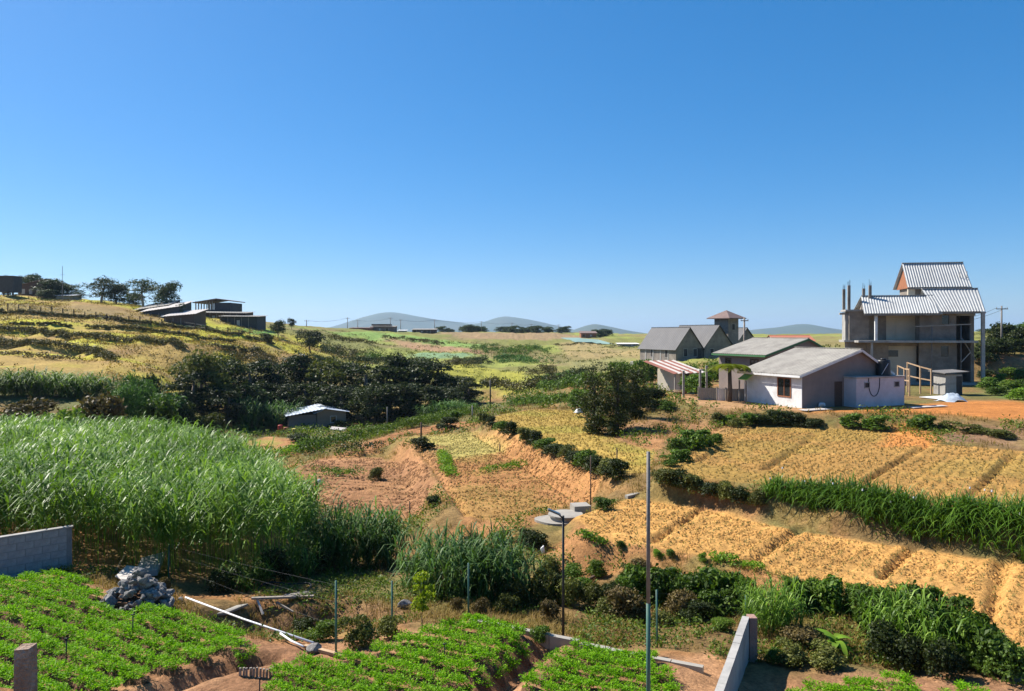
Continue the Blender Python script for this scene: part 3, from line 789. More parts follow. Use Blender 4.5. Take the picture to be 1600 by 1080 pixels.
for lo in np.arange(.9, 4.2, .3):
    sel = (hb >= lo) & (hb < lo + .3)
    if sel.sum(): parts.append(cane_patch(r, c[sel], Z[sel], lo, lo + .55, 10, .062, .95, None, .40))
V, F, T = cat(parts)
T = np.clip(T * .8 + .1 + .75 * (fbm(V[:, 0] * .3, V[:, 1] * .3, 8) - .5), 0, 1)
tag(obj('tall_grass', np_mesh('tall_grass', V, F, L_['reed'], T)), 'dense stand of tall green cane grass behind the block wall', 'tall grass', None, 'stuff')

# ---- dry grass and weeds on the banks (uncountable)
def scatter(n, x0, x1, y0, y1, keep, seed):
    r = np.random.default_rng(seed); y = np.exp(r.uniform(math.log(y0), math.log(y1), n)); x = r.uniform(-.75, .75, n) * y
    k = keep(x, y) & (x > x0) & (x < x1); return x[k], y[k]
def off_plots(x, y, margin=.1):
    k = np.ones(len(x), dtype=bool)
    for p in PL_XY.values(): k &= poly_sd(p, x, y) < -margin
    k &= poly_sd(YARD, x, y) < .3
    return k
GARDEN = [(-20, 8), (-20, 20.8), (-13, 20.5), (-9.6, 18.6), (-5.2, 15.6), (-1.0, 17.0), (3.2, 15.4), (5.2, 15.2), (5.2, 14.9), (12, 15.4), (14, 8)]
x, y = scatter(60000, -40, 40, 15.5, 90, lambda x, y: off_plots(x, y) & (poly_sd(GARDEN, x, y) < -.1) & (poly_sd(STAND, x, y) < -.2), 5)
keep = fbm(x * .5, y * .5, 44) > .44
x, y = x[keep], y[keep]; r = np.random.default_rng(6)
rep = 4; B = np.repeat(np.column_stack([x, y, ground(x, y) - .02]), rep, 0); B[:, :2] += r.normal(0, .05, (len(B), 2))
sz = np.clip(B[:, 1] / 30, .8, 2.2)
V, F, T = blades(r, B, r.uniform(.14, .36, len(B)) * sz ** .5, .022 * sz, r.uniform(.2, 1.0, len(B)), 2)
tag(obj('dry_grass', np_mesh('dry_grass', V, F, L_['dry'], T)), 'straw coloured dry grass covering the terrace banks', 'dry grass', None, 'stuff')
x, y = scatter(30000, -40, 40, 15.5, 110, lambda x, y: off_plots(x, y, .2) & (poly_sd(GARDEN, x, y) < -.2) & (poly_sd(STAND, x, y) < -.1), 15)
keep = fbm(x * .33, y * .33, 91) > .53
x, y = x[keep], y[keep]; r = np.random.default_rng(16); rep = 9
C = np.repeat(np.column_stack([x, y, ground(x, y)]), rep, 0); sz = np.clip(C[:, 1] / 28, .8, 3)
C += r.normal(0, 1, C.shape) * np.column_stack([sz * .12, sz * .12, sz * .03]); C[:, 2] += r.uniform(.02, .22, len(C)) * sz
V, F = leaf_geo(C, r.normal(size=C.shape), unit(r.normal(size=C.shape) * .7 + np.array([0, 0, 1])), r.uniform(.07, .14, len(C)) * sz, r.uniform(.04, .07, len(C)) * sz)
tag(obj('bank_weeds', np_mesh('bank_weeds', V, F, L_['weed'], np.repeat(r.uniform(0, 1, len(C)), 4))), 'low leafy green weeds scattered over the banks', 'weeds', None, 'stuff')

# ---- seedlings in the fields, in drilled rows
def seedlings(k, direction, step, along, label, leaf, size, keepf=.0, seed=1):
    r = np.random.default_rng(seed); poly = PL_XY[k]; d = unit(np.array(direction)); nn = np.array([-d[1], d[0]])
    A = np.array(poly); s0, s1 = (A @ nn).min(), (A @ nn).max(); t0, t1 = (A @ d).min(), (A @ d).max()
    s, t = np.meshgrid(np.arange(s0, s1, step), np.arange(t0, t1, along)); s = s.ravel() + r.normal(0, .07, s.size); t = t.ravel() + r.normal(0, along * .4, t.size)
    xy = s[:, None] * nn + t[:, None] * d
    ok = (poly_sd(poly, xy[:, 0], xy[:, 1]) > .15) & (r.uniform(0, 1, len(xy)) > .25) & (np.abs(xy[:, 0] / xy[:, 1]) < .78)
    ok &= fbm(xy[:, 0] * .4, xy[:, 1] * .4, seed) > keepf
    xy = xy[ok]; rep = 5
    B = np.repeat(np.column_stack([xy, ground(xy[:, 0], xy[:, 1])]), rep, 0); B[:, :2] += r.normal(0, .02, (len(B), 2))
    V, F, T = blades(r, B, size * r.uniform(.5, 1.3, len(B)), np.full(len(B), size * .30), r.uniform(.3, 1.1, len(B)), 1)
    tag(obj('seedling_growth', np_mesh('seedling_growth', V, F, L_[leaf], T)), label, 'seedlings', None, 'stuff')
seedlings('B', (.64, .77), .46, .15, 'sparse seedlings dotting the orange field below the hedge', 'olive', .12, .0, 3)  # leaves kept dark, so the tufts also stand in for specks of clod shade
seedlings('A', (.62, .78), .42, .22, 'thin yellow-green seedlings over the tan field below the houses', 'seed', .15, .0, 4)
seedlings('E', (.7, .7), .40, .24, 'pale stubble over the grassy plot above the bush row', 'dry', .2, .0, 5)
seedlings('C', (.5, .86), .40, .25, 'scattered young plants over the reddish bed plot', 'weed', .14, .38, 6)
seedlings('D', (.9, -.4), .5, .3, 'scattered young plants over the brown furrowed plot', 'olive', .14, .45, 7)

# ---- clods of earth on the worked fields (uncountable)
def clods():
    r = np.random.default_rng(55); P_, S_ = [], []
    for k, n in (('A', 2500), ('B', 6000), ('C', 4000), ('D', 3000), ('E', 800)):
        A = np.array(PL_XY[k]); x = r.uniform(A[:, 0].min(), A[:, 0].max(), n * 3); y = r.uniform(A[:, 1].min(), A[:, 1].max(), n * 3)
        ok = (poly_sd(PL_XY[k], x, y) > .05) & (np.abs(x / y) < .75) & (fbm(x * 1.5, y * 1.5, 12) > .42); x, y = x[ok][:n], y[ok][:n]
        P_.append(np.column_stack([x, y, ground(x, y)])); S_.append(r.uniform(.02, .065, len(x)) * np.clip(y / 26, .9, 1.6))
    c = np.concatenate(P_); s = np.concatenate(S_); n = len(c)
    base = np.array([(-1, -.8, -.3), (.9, -1, -.3), (1.1, .8, -.3), (-.8, 1, -.3), (-.5, -.4, .7), (.5, -.5, .8), (.55, .45, .6), (-.4, .5, .75)])
    V = c[:, None] + base[None] * s[:, None, None] * r.uniform(.7, 1.3, (n, 8, 3)); a = r.uniform(0, 6.28, n)
    F = (np.arange(n) * 8)[:, None, None] + np.array([(4, 5, 6, 7), (0, 1, 5, 4), (1, 2, 6, 5), (2, 3, 7, 6), (3, 0, 4, 7)])[None]
    i = np.clip(np.searchsorted(GX, c[:, 0]) - 1, 0, len(GX) - 1); j = np.clip(np.searchsorted(GY, c[:, 1]) - 1, 0, len(GY) - 1)
    o = obj('clod_scatter', np_mesh('clod_scatter', V.reshape(-1, 3), F.reshape(-1, 4), M['earth'], col=np.repeat(LAND[j, i] * .93, 8, 0)))
    tag(o, 'small clods of dry orange earth strewn over the fields', 'clods', None, 'stuff')
clods()

# ---- ploughed ridges, one by one, on the furrowed plots
FIELD = {o['label'].split(',')[0]: o for o in bpy.data.objects if o.name.split('.')[0] == 'field'}
def field_of(start): return next(o for k, o in FIELD.items() if k.startswith(start))
def field_ridges(k, start, direction, spacing, w, h, seed, inset=.3):
    r = np.random.default_rng(seed); d = unit(np.array(direction, dtype=float)); nn = np.array([-d[1], d[0]]); A = np.array(PL_XY[k]); f = field_of(start)
    for s_ in np.arange((A @ nn).min() + spacing * .5, (A @ nn).max(), spacing):
        t = np.arange((A @ d).min(), (A @ d).max(), .35); xy = s_ * nn + t[:, None] * d + nn * (vn(t * .4, np.full(len(t), s_), 6) - .5)[:, None] * .12; ins = poly_sd(PL_XY[k], xy[:, 0], xy[:, 1]) > inset
        xy = xy[ins]
        if len(xy) < 6: continue
        m = len(xy); z = ground(xy[:, 0], xy[:, 1]); hh = h * r.uniform(.6, 1.15, m); hh[[0, -1]] *= .1
        V = np.concatenate([np.column_stack([xy - nn * w * .5, z - .05]), np.column_stack([xy + nn * r.normal(0, .02, (m, 1)), z + hh]), np.column_stack([xy + nn * w * .5, z - .05])])
        a = np.arange(m - 1); F = np.concatenate([np.stack([a, a + 1, a + m + 1, a + m], -1), np.stack([a + m, a + m + 1, a + 2 * m + 1, a + 2 * m], -1)])
        i = np.clip(np.searchsorted(GX, xy[:, 0]) - 1, 0, len(GX) - 1); j = np.clip(np.searchsorted(GY, xy[:, 1]) - 1, 0, len(GY) - 1)
        obj('soil_ridge', np_mesh('soil_ridge', V, F, M['earth'], smooth=True, col=np.tile(LAND[j, i], (3, 1))), f)
field_ridges('D', 'brown furrowed', (.97, -.22), .75, .5, .11, 1, 1.6)
field_ridges('H', 'narrow striped', (.55, .83), .9, .55, .14, 2)
field_ridges('C', 'reddish bed', (.98, -.18), 1.15, .5, .06, 3, 1.9)

# ---- tussocks on the hillsides (uncountable)
def tussocks(n, x0, x1, y0, y1, seed, leaf, label, thr, size):
    r = np.random.default_rng(seed); x = r.uniform(x0, x1, n); y = r.uniform(y0, y1, n); ok = (np.abs(x / y) < .74) & (fbm(x * .09, y * .16, seed) > thr); x, y = x[ok], y[ok]; rep = 7
    C = np.repeat(np.column_stack([x, y, ground(x, y)]), rep, 0); q = len(C); C += r.normal(0, 1, C.shape) * np.array([.35, .35, .04]); C[:, 2] += r.uniform(.02, .35, q)
    V, F = leaf_geo(C, r.normal(size=C.shape) + np.array([0, 0, .5]), unit(r.normal(size=C.shape) * .7 + np.array([0, 0, 1])), size * r.uniform(.6, 1.3, q), size * .5 * r.uniform(.6, 1.3, q))
    tag(obj('tussock_grass', np_mesh('tussock_grass', V, F, L_[leaf], np.repeat(np.clip(r.normal(.5, .25, q), 0, 1), 4))), label, 'grass', None, 'stuff')
tussocks(3500, -115, -28, 88, 172, 3, 'brown', 'brown tussocks over the terraced hillside', .52, .34)
tussocks(9000, -115, -28, 88, 172, 9, 'dry', 'straw tussocks over the terraced hillside', .48, .28)
tussocks(5000, -60, 60, 118, 260, 5, 'olive', 'olive tussocks over the middle slopes', .52, .4)
# ------------------------------------------------------------------ vegetable garden: rows of feathery carrot tops
def carrot_rows(poly_px, ref, group, spacing=.54, seed=1):
    poly = [gp(*p) for p in poly_px]; r = np.random.default_rng(seed)
    d = unit(np.array([.885, -.465])); nn = np.array([.465, .885]); A = np.array(poly)
    rows = []
    for s in np.arange((A @ nn).max() - .22, (A @ nn).min(), -spacing):
        t = np.arange((A @ d).min(), (A @ d).max(), .05); xy = s * nn + t[:, None] * d
        ins = poly_sd(poly, xy[:, 0], xy[:, 1]) > .02
        run = []
        for k in range(len(t) + 1):
            if k < len(t) and ins[k]: run.append(k)
            else:
                if len(run) > 9: rows.append((s, t[run[0]], t[run[-1]]))
                run = []
    for n, (s, a, b) in enumerate(rows):
        L = b - a; o0 = s * nn + a * d
        root = empty('carrot_row', (o0[0], o0[1], float(ground(*o0))), math.atan2(d[1], d[0]))
        # soil ridge
        m = max(2, int(L / .15)); prof = [(-.27, -.20), (-.13, .05), (0, .085), (.13, .05), (.27, -.20)]; V = []
        for i in range(m + 1):
            x = L * i / m
            gz = float(ground(*(o0 + d * x))) - float(ground(*o0))
            e = .5 if i in (0, m) else 1
            V += [(x, py * e + r.normal(0, .014), gz + pz * e + r.normal(0, .012)) for py, pz in prof]
        F = [(i * 5 + k, (i + 1) * 5 + k, (i + 1) * 5 + k + 1, i * 5 + k + 1) for i in range(m) for k in range(4)]
        obj('soil_ridge', np_mesh('soil_ridge', np.array(V), np.array(F), M['soil'], smooth=True), root)
        # tops: tufts of fine divided leaves
        cnt = int(L * 70); tx = r.uniform(.02, L - .02, cnt); ty = np.clip(r.normal(0, .11, cnt), -.18, .18)
        gx = o0[0] + d[0] * tx - d[1] * ty; gy = o0[1] + d[1] * tx + d[0] * ty
        tz = ground(gx, gy) - float(ground(*o0)) + .05
        hh = r.uniform(.22, .34, cnt) * (.85 + .35 * vn(gx * 1.4, gy * 1.4, 4)) * (1 - 1.8 * np.abs(ty))
        rep = 22; Bx = np.repeat(np.column_stack([tx, ty, tz]), rep, 0); hr = np.repeat(hh, rep); q = len(Bx)
        az = r.uniform(0, 6.28, q); le = r.uniform(.1, 1, q) ** .8; t = r.uniform(.45, 1.0, q)
        C = Bx + np.stack([np.cos(az) * le * hr * t * .42, np.sin(az) * le * hr * t * .42, hr * t * (1 - .35 * le * t)], -1)
        D = np.stack([np.cos(az) * (.4 + le), np.sin(az) * (.4 + le), 1.0 - le * 1.1], -1) + r.normal(0, .35, (q, 3))
        ln = r.uniform(.035, .075, q); V, F = leaf_geo(C, D, unit(r.normal(0, .6, (q, 3)) + np.array([0, 0, 1])), ln, ln * r.uniform(.22, .42, q))
        obj('foliage', np_mesh('foliage', V, F, L_['carrot'], np.repeat(np.clip(r.normal(.5, .22, q), 0, 1), 4)), root)
        tag(root, f'{ORD[n]} row of feathery green carrot tops counted from {ref}', 'crop row', group)
carrot_rows([(-70, 930), (40, 912), (85, 900), (150, 925), (166, 958), (255, 963), (340, 985), (412, 1022), (398, 1036), (322, 1046), (272, 1062), (195, 1085), (150, 1112), (-70, 1112)], 'the rock pile in the walled plot', 'carrot rows below the block wall', seed=3)
carrot_rows([(735, 973), (835, 1002), (842, 1012), (815, 1034), (772, 1070), (745, 1112), (415, 1112), (424, 1052), (470, 1040), (560, 1032), (612, 1012), (655, 1000), (692, 985)], 'the sapling beside the middle plot', 'carrot rows between the stub fence and the drain', seed=5)
carrot_rows([(893, 1010), (950, 1018), (1008, 1028), (1045, 1048), (1062, 1075), (1062, 1112), (785, 1112), (830, 1062), (862, 1030)], 'the low kerb by the green pole', 'carrot rows by the green pole', seed=7)
carrot_rows([(1222, 1062), (1300, 1054), (1400, 1044), (1436, 1056), (1450, 1112), (1222, 1112)], 'the tangled scrub beyond the thin wall', 'carrot rows beyond the thin wall', seed=9)
carrot_rows([(1466, 1066), (1545, 1070), (1570, 1112), (1462, 1112)], 'the tall leafy scrub in the corner', 'carrot rows under the leafy scrub', seed=11)

# ------------------------------------------------------------------ walls, kerb, posts, pipe, debris
def block_wall():
    a, b = Vector((-17.2, 16.9, 0)), Vector((-12.55, 21.2, 0)); d = (b - a).normalized(); L = (b - a).length
    root = empty('block_wall', (a.x, a.y, -6.75), math.atan2(d.y, d.x))
    zs = [float(ground(*(a + d * t).xy)) for t in np.linspace(0, L, 6)]
    zb = min(zs) + 6.75 - .15; H = 1.42
    MB().box(.01, L - .01, .012, .128, zb, zb + H - .02).build('mortar_core', M['mortar'], root)
    me = MB().box(0, .385, 0, .14, 0, .188).mesh('block', M['block'])
    half = MB().box(0, .185, 0, .14, 0, .188).mesh('block', M['block'])
    n = int(H / .2)
    for k in range(n):
        x = 0.0
        if k % 2: obj('block', half, root, (0, 0, zb + k * .2)); x = .2
        while x + .385 < L + .01:
            obj('block', me, root, (x + random.uniform(-.004, .004), random.uniform(-.005, .005), zb + k * .2)); x += .4
        if L - x > .19: obj('block', half, root, (x, 0, zb + k * .2))
    MB().box(-.01, L + .02, -.02, .16, zb + n * .2, zb + n * .2 + .035).build('coping', M['concrete'], root)
    tag(root, 'grey concrete block wall with pale coping against the tall grass', 'wall')
block_wall()

def thin_wall():
    root = empty('garden_wall', (0, 0, 0)); mb = MB()
    a, b = Vector((4.93, 15.65)), Vector((1.3, 7.6)); d = (b - a).normalized(); n = Vector((-d.y, d.x)) * .07
    L = (b - a).length; top, bot = [], []
    m = 24
    for i in range(m):
        t0, t1 = L * i / m, L * (i + 1) / m; p, q = a + d * t0, a + d * t1
        z0, z1 = -5.97 + random.uniform(-.012, .012), -5.97 + random.uniform(-.012, .012)
        mb.hexa([(p.x - n.x, p.y - n.y, -7.4), (q.x - n.x, q.y - n.y, -7.4), (q.x + n.x, q.y + n.y, -7.4), (p.x + n.x, p.y + n.y, -7.4),
                 (p.x - n.x, p.y - n.y, z0), (q.x - n.x, q.y - n.y, z0), (q.x + n.x, q.y + n.y, z0), (p.x + n.x, p.y + n.y, z0)])
    mb.build('panel', M['concrete'], root)
    MB().box(4.98, 5.14, 15.55, 15.78, -7.4, -5.98).build('end_pier', mat('pier_brick', (.34, .20, .16), (.25, .15, .12), .9, 5, .4), root)
    tag(root, 'thin grey concrete wall running past the carrot plots', 'wall')
thin_wall()

def kerb():
    root = empty('garden_kerb', (0, 0, 0))
    cpts = [gp(735, 970), gp(905, 1003), gp(908, 1006), gp(1100, 1042)]
    for (a, b, z) in ((cpts[0], cpts[1], -6.46), (cpts[2], cpts[3], -6.49)):
        A, B = Vector((*a, 0)), Vector((*b, 0)); n = max(2, int((B - A).length / .6))
        for i in range(n):
            p, q = A.lerp(B, i / n), A.lerp(B, (i + .975) / n); zz = z + random.uniform(-.012, .012)
            MB().bar((p.x, p.y, zz - .16), (q.x, q.y, zz - .16), .13, .32).build('kerb_block', M['asbestos'], root)
    tag(root, 'low concrete kerb along the far edge of the carrot plots', 'kerb')
kerb()

def post_thing(name, loc, top, rad, material, label, catg, lean=(0, 0), n=8, r2=None):
    mb = MB().tube([(0, 0, -.3), (lean[0], lean[1], top)], rad, n, r2)
    return tag(mb.build(name, material, None, True, loc), label, catg)

# green and grey pipe pole standing in the third plot
gx, gy = 213 / FPX * 12.4, 12.4
root = empty('pipe_pole', (gx, gy, float(ground(gx, gy))))
z1 = -(905 - 520) / FPX * 12.4 - root.location.z; z2 = -(706 - 520) / FPX * 12.4 - root.location.z
MB().tube([(0, 0, -.4), (0, 0, z1 - .4)], .036, 10).build('lower_pipe', M['pole_green'], root, True)
MB().tube([(0, 0, z1 - .4), (0, 0, z2)], .034, 10, .030).build('upper_pipe', M['pole_grey'], root, True)
tag(root, 'tall thin pipe pole, green below and brown above, among carrots', 'pole')

# solar street lamp
b = gp(880, 984); bz = float(ground(*b)); root = empty('solar_lamp', (b[0], b[1], bz))
zt = -(806 - 520) / FPX * b[1] - bz
MB().tube([(0, 0, -.3), (0, 0, zt)], .030, 9, .026).build('pole', M['black_metal'], root, True)
MB().tube([(0, 0, zt - .06), (-.10, 0, zt + .03)], .018, 6).build('arm', M['black_metal'], root, True)
lh = MB().slab([(-.33, -.07, zt + .155), (-.05, -.07, zt + .035), (-.05, .07, zt + .035), (-.33, .07, zt + .155)], .03).build('lamp_head', M['pole_grey'], root)
MB().slab([(-.31, -.06, zt + .152), (-.08, -.06, zt + .054), (-.08, .06, zt + .054), (-.31, .06, zt + .152)], .006).build('solar_panel', M['glass'], lh)
tag(root, 'slim black solar lamp with tilted flat head by the kerb', 'street lamp')

# wire fence along the pit and kerb: posts with thin strands
def wire_fence(name, stations, label, strands=(.45, .8, 1.05), rad=.022, material='pole_green'):
    """stations: (px, py foot, py top)"""
    first = G(stations[0][0], stations[0][1]); root = empty(name, first); tops = []
    for px, pf, pt in stations:
        g = G(px, pf); h = (pf - pt) / FPX * g[1]
        o = MB().tube([(0, 0, -.3), (random.uniform(-.02, .02), 0, h)], rad, 7).build('post', M[material], root, True, (g[0] - first[0], g[1] - first[1], g[2] - first[2]))
        tops.append((Vector((g[0] - first[0], g[1] - first[1], g[2] - first[2])), h))
    for (a, ha), (b, hb) in zip(tops[:-1], tops[1:]):
        for f in strands:
            p, q = a + Vector((0, 0, ha * f * .9)), b + Vector((0, 0, hb * f * .9)); m = p.lerp(q, .5) - Vector((0, 0, .03))
            MB().tube([p, m, q], .0013, 4).build('strand', M['wire'], root)
    tag(root, label, 'fence')
wire_fence('wire_fence', [(263, 906, 850), (525, 1026, 908), (613, 990, 908), (732, 968, 880)], 'wire fence on thin green posts round the rubbish pit')
wire_fence('wire_fence', [(1027, 1012, 922), (1165, 985, 930)], 'wire fence on two thin posts ending at the thin wall')
for px, pf, pt, lab in ((103, 1040, 1000, 'thin black sprinkler rod among carrots near the concrete post'), (207, 1008, 965, 'thin black sprinkler rod among carrots below the rock pile'), (694, 1040, 1012, 'thin black sprinkler rod in the middle carrot plot'), (405, 1090, 1062, 'thin black rod beside the stub fence')):
    b = gp(px, pf); h = (pf - pt) / FPX * b[1]; root = empty('sprinkler_rod', (b[0], b[1], float(ground(*b))))
    MB().tube([(0, 0, -.2), (.01, 0, h)], .012, 6).build('riser', M['black_metal'], root, True)
    MB().tube([(-.03, 0, h + .01), (.05, 0, h + .02)], .014, 6).build('nozzle', M['black_plastic'], root, True)
    tag(root, lab, 'sprinkler')

# concrete post on the near terrace lip
px_, Yp = 40, 6.35; x_ = (px_ - 800) / FPX * Yp; z_ = float(height(np.array([[x_]]), np.array([[Yp]]))[0, 0])
root = empty('concrete_post', (x_, Yp, z_)); ht = -(1010 - 520) / FPX * Yp - z_
mb = MB().hexa([(-.068, -.06, -.4), (.068, -.06, -.4), (.068, .06, -.4), (-.068, .06, -.4), (-.062, -.056, ht - .01), (.062, -.056, ht), (.064, .056, ht + .006), (-.06, .056, ht)])
mb.build('shaft', mat('old_concrete', (.33, .23, .16), (.19, .13, .095), .92, 9, .8, wear=(.42, .38, .34), wscale=6), root)
tag(root, 'short square brown concrete post rising from the near earth bank', 'post')

def rock_mesh(seed, material, sx=1, sy=1, sz=.7, n=15):
    """angular broken stone"""
    import bmesh
    r = np.random.default_rng(seed); bm = bmesh.new()
    for p in unit(r.normal(size=(n, 3))) * r.uniform(.42, .56, (n, 1)): bm.verts.new(tuple(p * np.array([sx, sy, sz])))
    res = bmesh.ops.convex_hull(bm, input=bm.verts[:])
    bmesh.ops.delete(bm, geom=[v for v in bm.verts if not v.link_faces], context='VERTS')
    bmesh.ops.bevel(bm, geom=bm.edges[:], offset=.03, segments=1, affect='EDGES')
    me = bpy.data.meshes.new('rock'); bm.to_mesh(me); bm.free(); me.materials.append(material); return me
ROCKS = [rock_mesh(k, M['rock'], 1, random.uniform(.7, 1), random.uniform(.55, .85)) for k in range(6)]
c0 = gp(215, 944); root = empty('rock_pile', (c0[0], c0[1], float(ground(*c0)))); r = np.random.default_rng(3)
MB().prism([(.62 * math.cos(k / 12 * 6.28), .5 * math.sin(k / 12 * 6.28), -.2) for k in range(12)], (0, 0, .45)).build('earth_core', M['soil'], root)
for k in range(170):
    a = r.uniform(0, 6.28); q = math.sqrt(r.uniform(0, 1)); x = q * math.cos(a) * .82; y = q * math.sin(a) * .7; z = (1 - q ** 1.5) * .85 * r.uniform(.35, 1) + .04
    o = obj('rock', ROCKS[k % 6], root, (x, y, z), r.uniform(0, 6.28), r.uniform(.12, .34)); o.rotation_euler = (r.uniform(-.6, .6), r.uniform(-.6, .6), r.uniform(0, 6.28))
tag(root, 'heap of rough grey and dark stones beside the carrot rows', 'rock pile')
def slab_thing(name, corners_px, z_up, th, material, label, catg, ymin=11):
    g = [G(*c) for c in corners_px]; z = max(k[2] for k in g) + z_up; o0 = g[0]
    mb = MB().slab([(k[0] - o0[0], k[1] - o0[1], z - o0[2] + (random.uniform(-.02, .02))) for k in g], th)
    return tag(mb.build(name, M[material], None, False, o0), label, catg)
slab_thing('concrete_slab', [(338, 963), (354, 967), (388, 953), (370, 947)], .02, .06, 'asbestos', 'pale concrete slab lying at the edge of the rubbish pit', 'slab')
slab_thing('concrete_slab', [(210, 902), (246, 905), (258, 894), (222, 891)], .10, .16, 'concrete', 'thick grey concrete slab under the cane grass', 'slab')
slab_thing('corrugated_sheet', [(180, 912), (207, 922), (222, 907), (198, 899)], .12, .02, 'pale_sheet', 'faded corrugated sheet lying above the rock pile', 'metal sheet')

# white pipe, two lengths
a = G(290, 942); b = G(438, 1000); c_ = G(490, 1012); d_ = G(474, 1018)
for nm, p, q, lab in (('plastic_pipe', a, c_, 'long white plastic pipe lying along the carrot plot edge'), ('plastic_pipe', b, d_, 'short white plastic pipe end lying beside the boulder')):
    zz = .14
    p2 = Vector((p[0], p[1], p[2] + zz)); q2 = Vector((q[0], q[1], q[2] + zz * .7)); m = p2.lerp(q2, .5); m.z = max(m.z - .03, float(ground(m.x, m.y)) + .04)
    tag(MB().tube([p2 - p2, m - p2, q2 - p2], .024, 7).build(nm, M['pvc'], None, True, p2), lab, 'pipe')
g = G(490, 1020); tag(obj('boulder', ROCKS[1], None, (g[0], g[1], g[2] + .08), .4, (.34, .3, .3)), 'single dark boulder at the end of the white pipe', 'rock')
g = G(282, 942); tag(obj('boulder', ROCKS[2], None, (g[0], g[1], g[2] + .06), 1.4, .24), 'small pale stone holding the top of the white pipe', 'rock')
g = G(632, 950); tag(obj('boulder', ROCKS[3], None, (g[0], g[1], g[2] + .1), .4, (.42, .3, .3)), 'white boulder behind the sapling', 'rock')
# planks and boards round the pit
def plank(pa, pb, w, th, zup, material, label, name='plank'):
    a, b = G(*pa), G(*pb); A, B = Vector(a) + Vector((0, 0, zup)), Vector(b) + Vector((0, 0, zup))
    tag(MB().bar(A - A, B - A, w, th).build(name, M[material], None, False, A), label, 'plank')
plank((393, 941), (490, 938), .10, .05, .10, 'grey_wood', 'long grey plank laid across the pit edge')
plank((450, 941), (487, 934), .30, .04, .16, 'grey_wood', 'wide split board at the end of the pit plank')
plank((402, 945), (411, 968), .05, .04, .12, 'pale_sheet', 'short pale stick leaning down the pit bank')
plank((432, 947), (458, 962), .04, .04, .10, 'grey_wood', 'thin stick lying below the wide board')
plank((880, 930), (935, 900), .07, .06, .06, 'dark_wood', 'brown pole lying on the bank behind the solar lamp')
plank((182, 893), (196, 868), .04, .04, .05, 'raw_wood', 'crooked stake leaning under the cane grass by the wall')
plank((476, 1014), (536, 1030), .09, .06, .06, 'raw_wood', 'weathered timber edging below the boulder')
# ring of black pipe in the pit
g = G(445, 925); t = [(math.cos(k / 20 * 6.28) * .75, math.sin(k / 20 * 6.28) * .45, .12 + .05 * math.sin(k)) for k in range(21)]
tag(MB().tube(t, .02, 6).build('hose_coil', M['black_plastic'], None, True, g), 'loop of dark hose lying in the shaded pit', 'hose')
# stub fence of short stakes
g = G(402, 1058); root = empty('stub_fence', g)
for k in range(11):
    MB().bar((-.32 + k * .062, random.uniform(-.02, .02), -.1), (-.32 + k * .062 + random.uniform(-.015, .015), 0, .17 + random.uniform(-.03, .03)), .042, .03).build('stake', M['grey_wood'], root)
tag(root, 'short fence of grey stub stakes between two carrot plots', 'fence')
# white bag and boulders on the far bank
g = G(848, 866); o = obj('white_bag', rock_mesh(50, M['white_bag'], .5, .5, 1.0), None, (g[0], g[1], g[2] + .15), 0, (.34, .34, .42)); tag(o, 'small white sack standing on the bank below the well', 'sack')
g = G(499, 757); o = obj('white_stone', rock_mesh(51, M['white_bag'], .8, .5, .6), None, (g[0], g[1], g[2] + .15), 0, .6); tag(o, 'white sack dropped on the grass mound in the brown plot', 'sack')

# the well
g = G(880, 814); g = (g[0], g[1], g[2] + .02); root = empty('well', g, .2)
r = np.random.default_rng(2); n = 28; mb = MB()
ring = [(1.1 * math.cos(k / n * 6.28) * (1 + .1 * math.sin(3 * k / n * 6.28)), .85 * math.sin(k / n * 6.28) * (1 + .08 * math.cos(2 * k / n * 6.28)), .05) for k in range(n)]
mb.prism([(x, y, -.3) for x, y, z in ring], (0, 0, .36)).build('apron', M['asbestos'], root)
mb = MB(); mb.prism([(.1 + .62 * math.cos(k / n * 6.28), .62 * math.sin(k / n * 6.28), 0) for k in range(n)], (0, 0, .20)).build('ring', M['concrete'], root)
mb = MB(); mb.prism([(.1 + .70 * math.cos(k / n * 6.28), .70 * math.sin(k / n * 6.28), .203) for k in range(n)], (0, 0, .06)).build('cover', M['asbestos'], root)
MB().box(.55, 1.25, .25, .95, -.1, .46).build('tank_block', M['asbestos'], root)
tag(root, 'round concrete well with flat cover and square block on an apron', 'well')
# thin poles in the middle fields
for px, pf, pt, rad, mt, lab in ((923, 800, 712, .028, 'dark_wood', 'thin bare pole standing beside the well'), (964, 735, 700, .03, 'dark_wood', 'thin stick standing in the grassy plot near the pipe pole'), (781, 706, 694, .05, 'dark_wood', 'short dark stake in the reddish bed plot'),
                             (640, 805, 783, .03, 'dark_wood', 'short stake at the edge of the brown plot'), (658, 688, 660, .07, 'dark_wood', 'dark post by the narrow striped plot'),
                             (605, 672, 636, .06, 'pole_grey', 'thin grey pole in front of the grove'), (738, 656, 634, .07, 'asbestos', 'pale post at the end of the reed bank'), (766, 640, 594, .09, 'black_metal', 'dark utility pole before the yellow slope')):
    g = G(px, pf); tag(MB().tube([(0, 0, -.3), (0, 0, (pf - pt) / FPX * g[1])], rad, 7, rad * .85).build('stake' if rad < .055 else 'wooden_post', M[mt], None, True, g), lab, 'post')
# silvery basin on a small bush
g = G(904, 652); tag(MB().tube([(0, 0, .35), (0, 0, .42), (0, 0, .58), (0, 0, .68)], .42, 12, .12).build('upturned_basin', M['zinc'], None, True, g), 'silvery upturned basin on the grassy plot beside the ivy tree', 'basin')
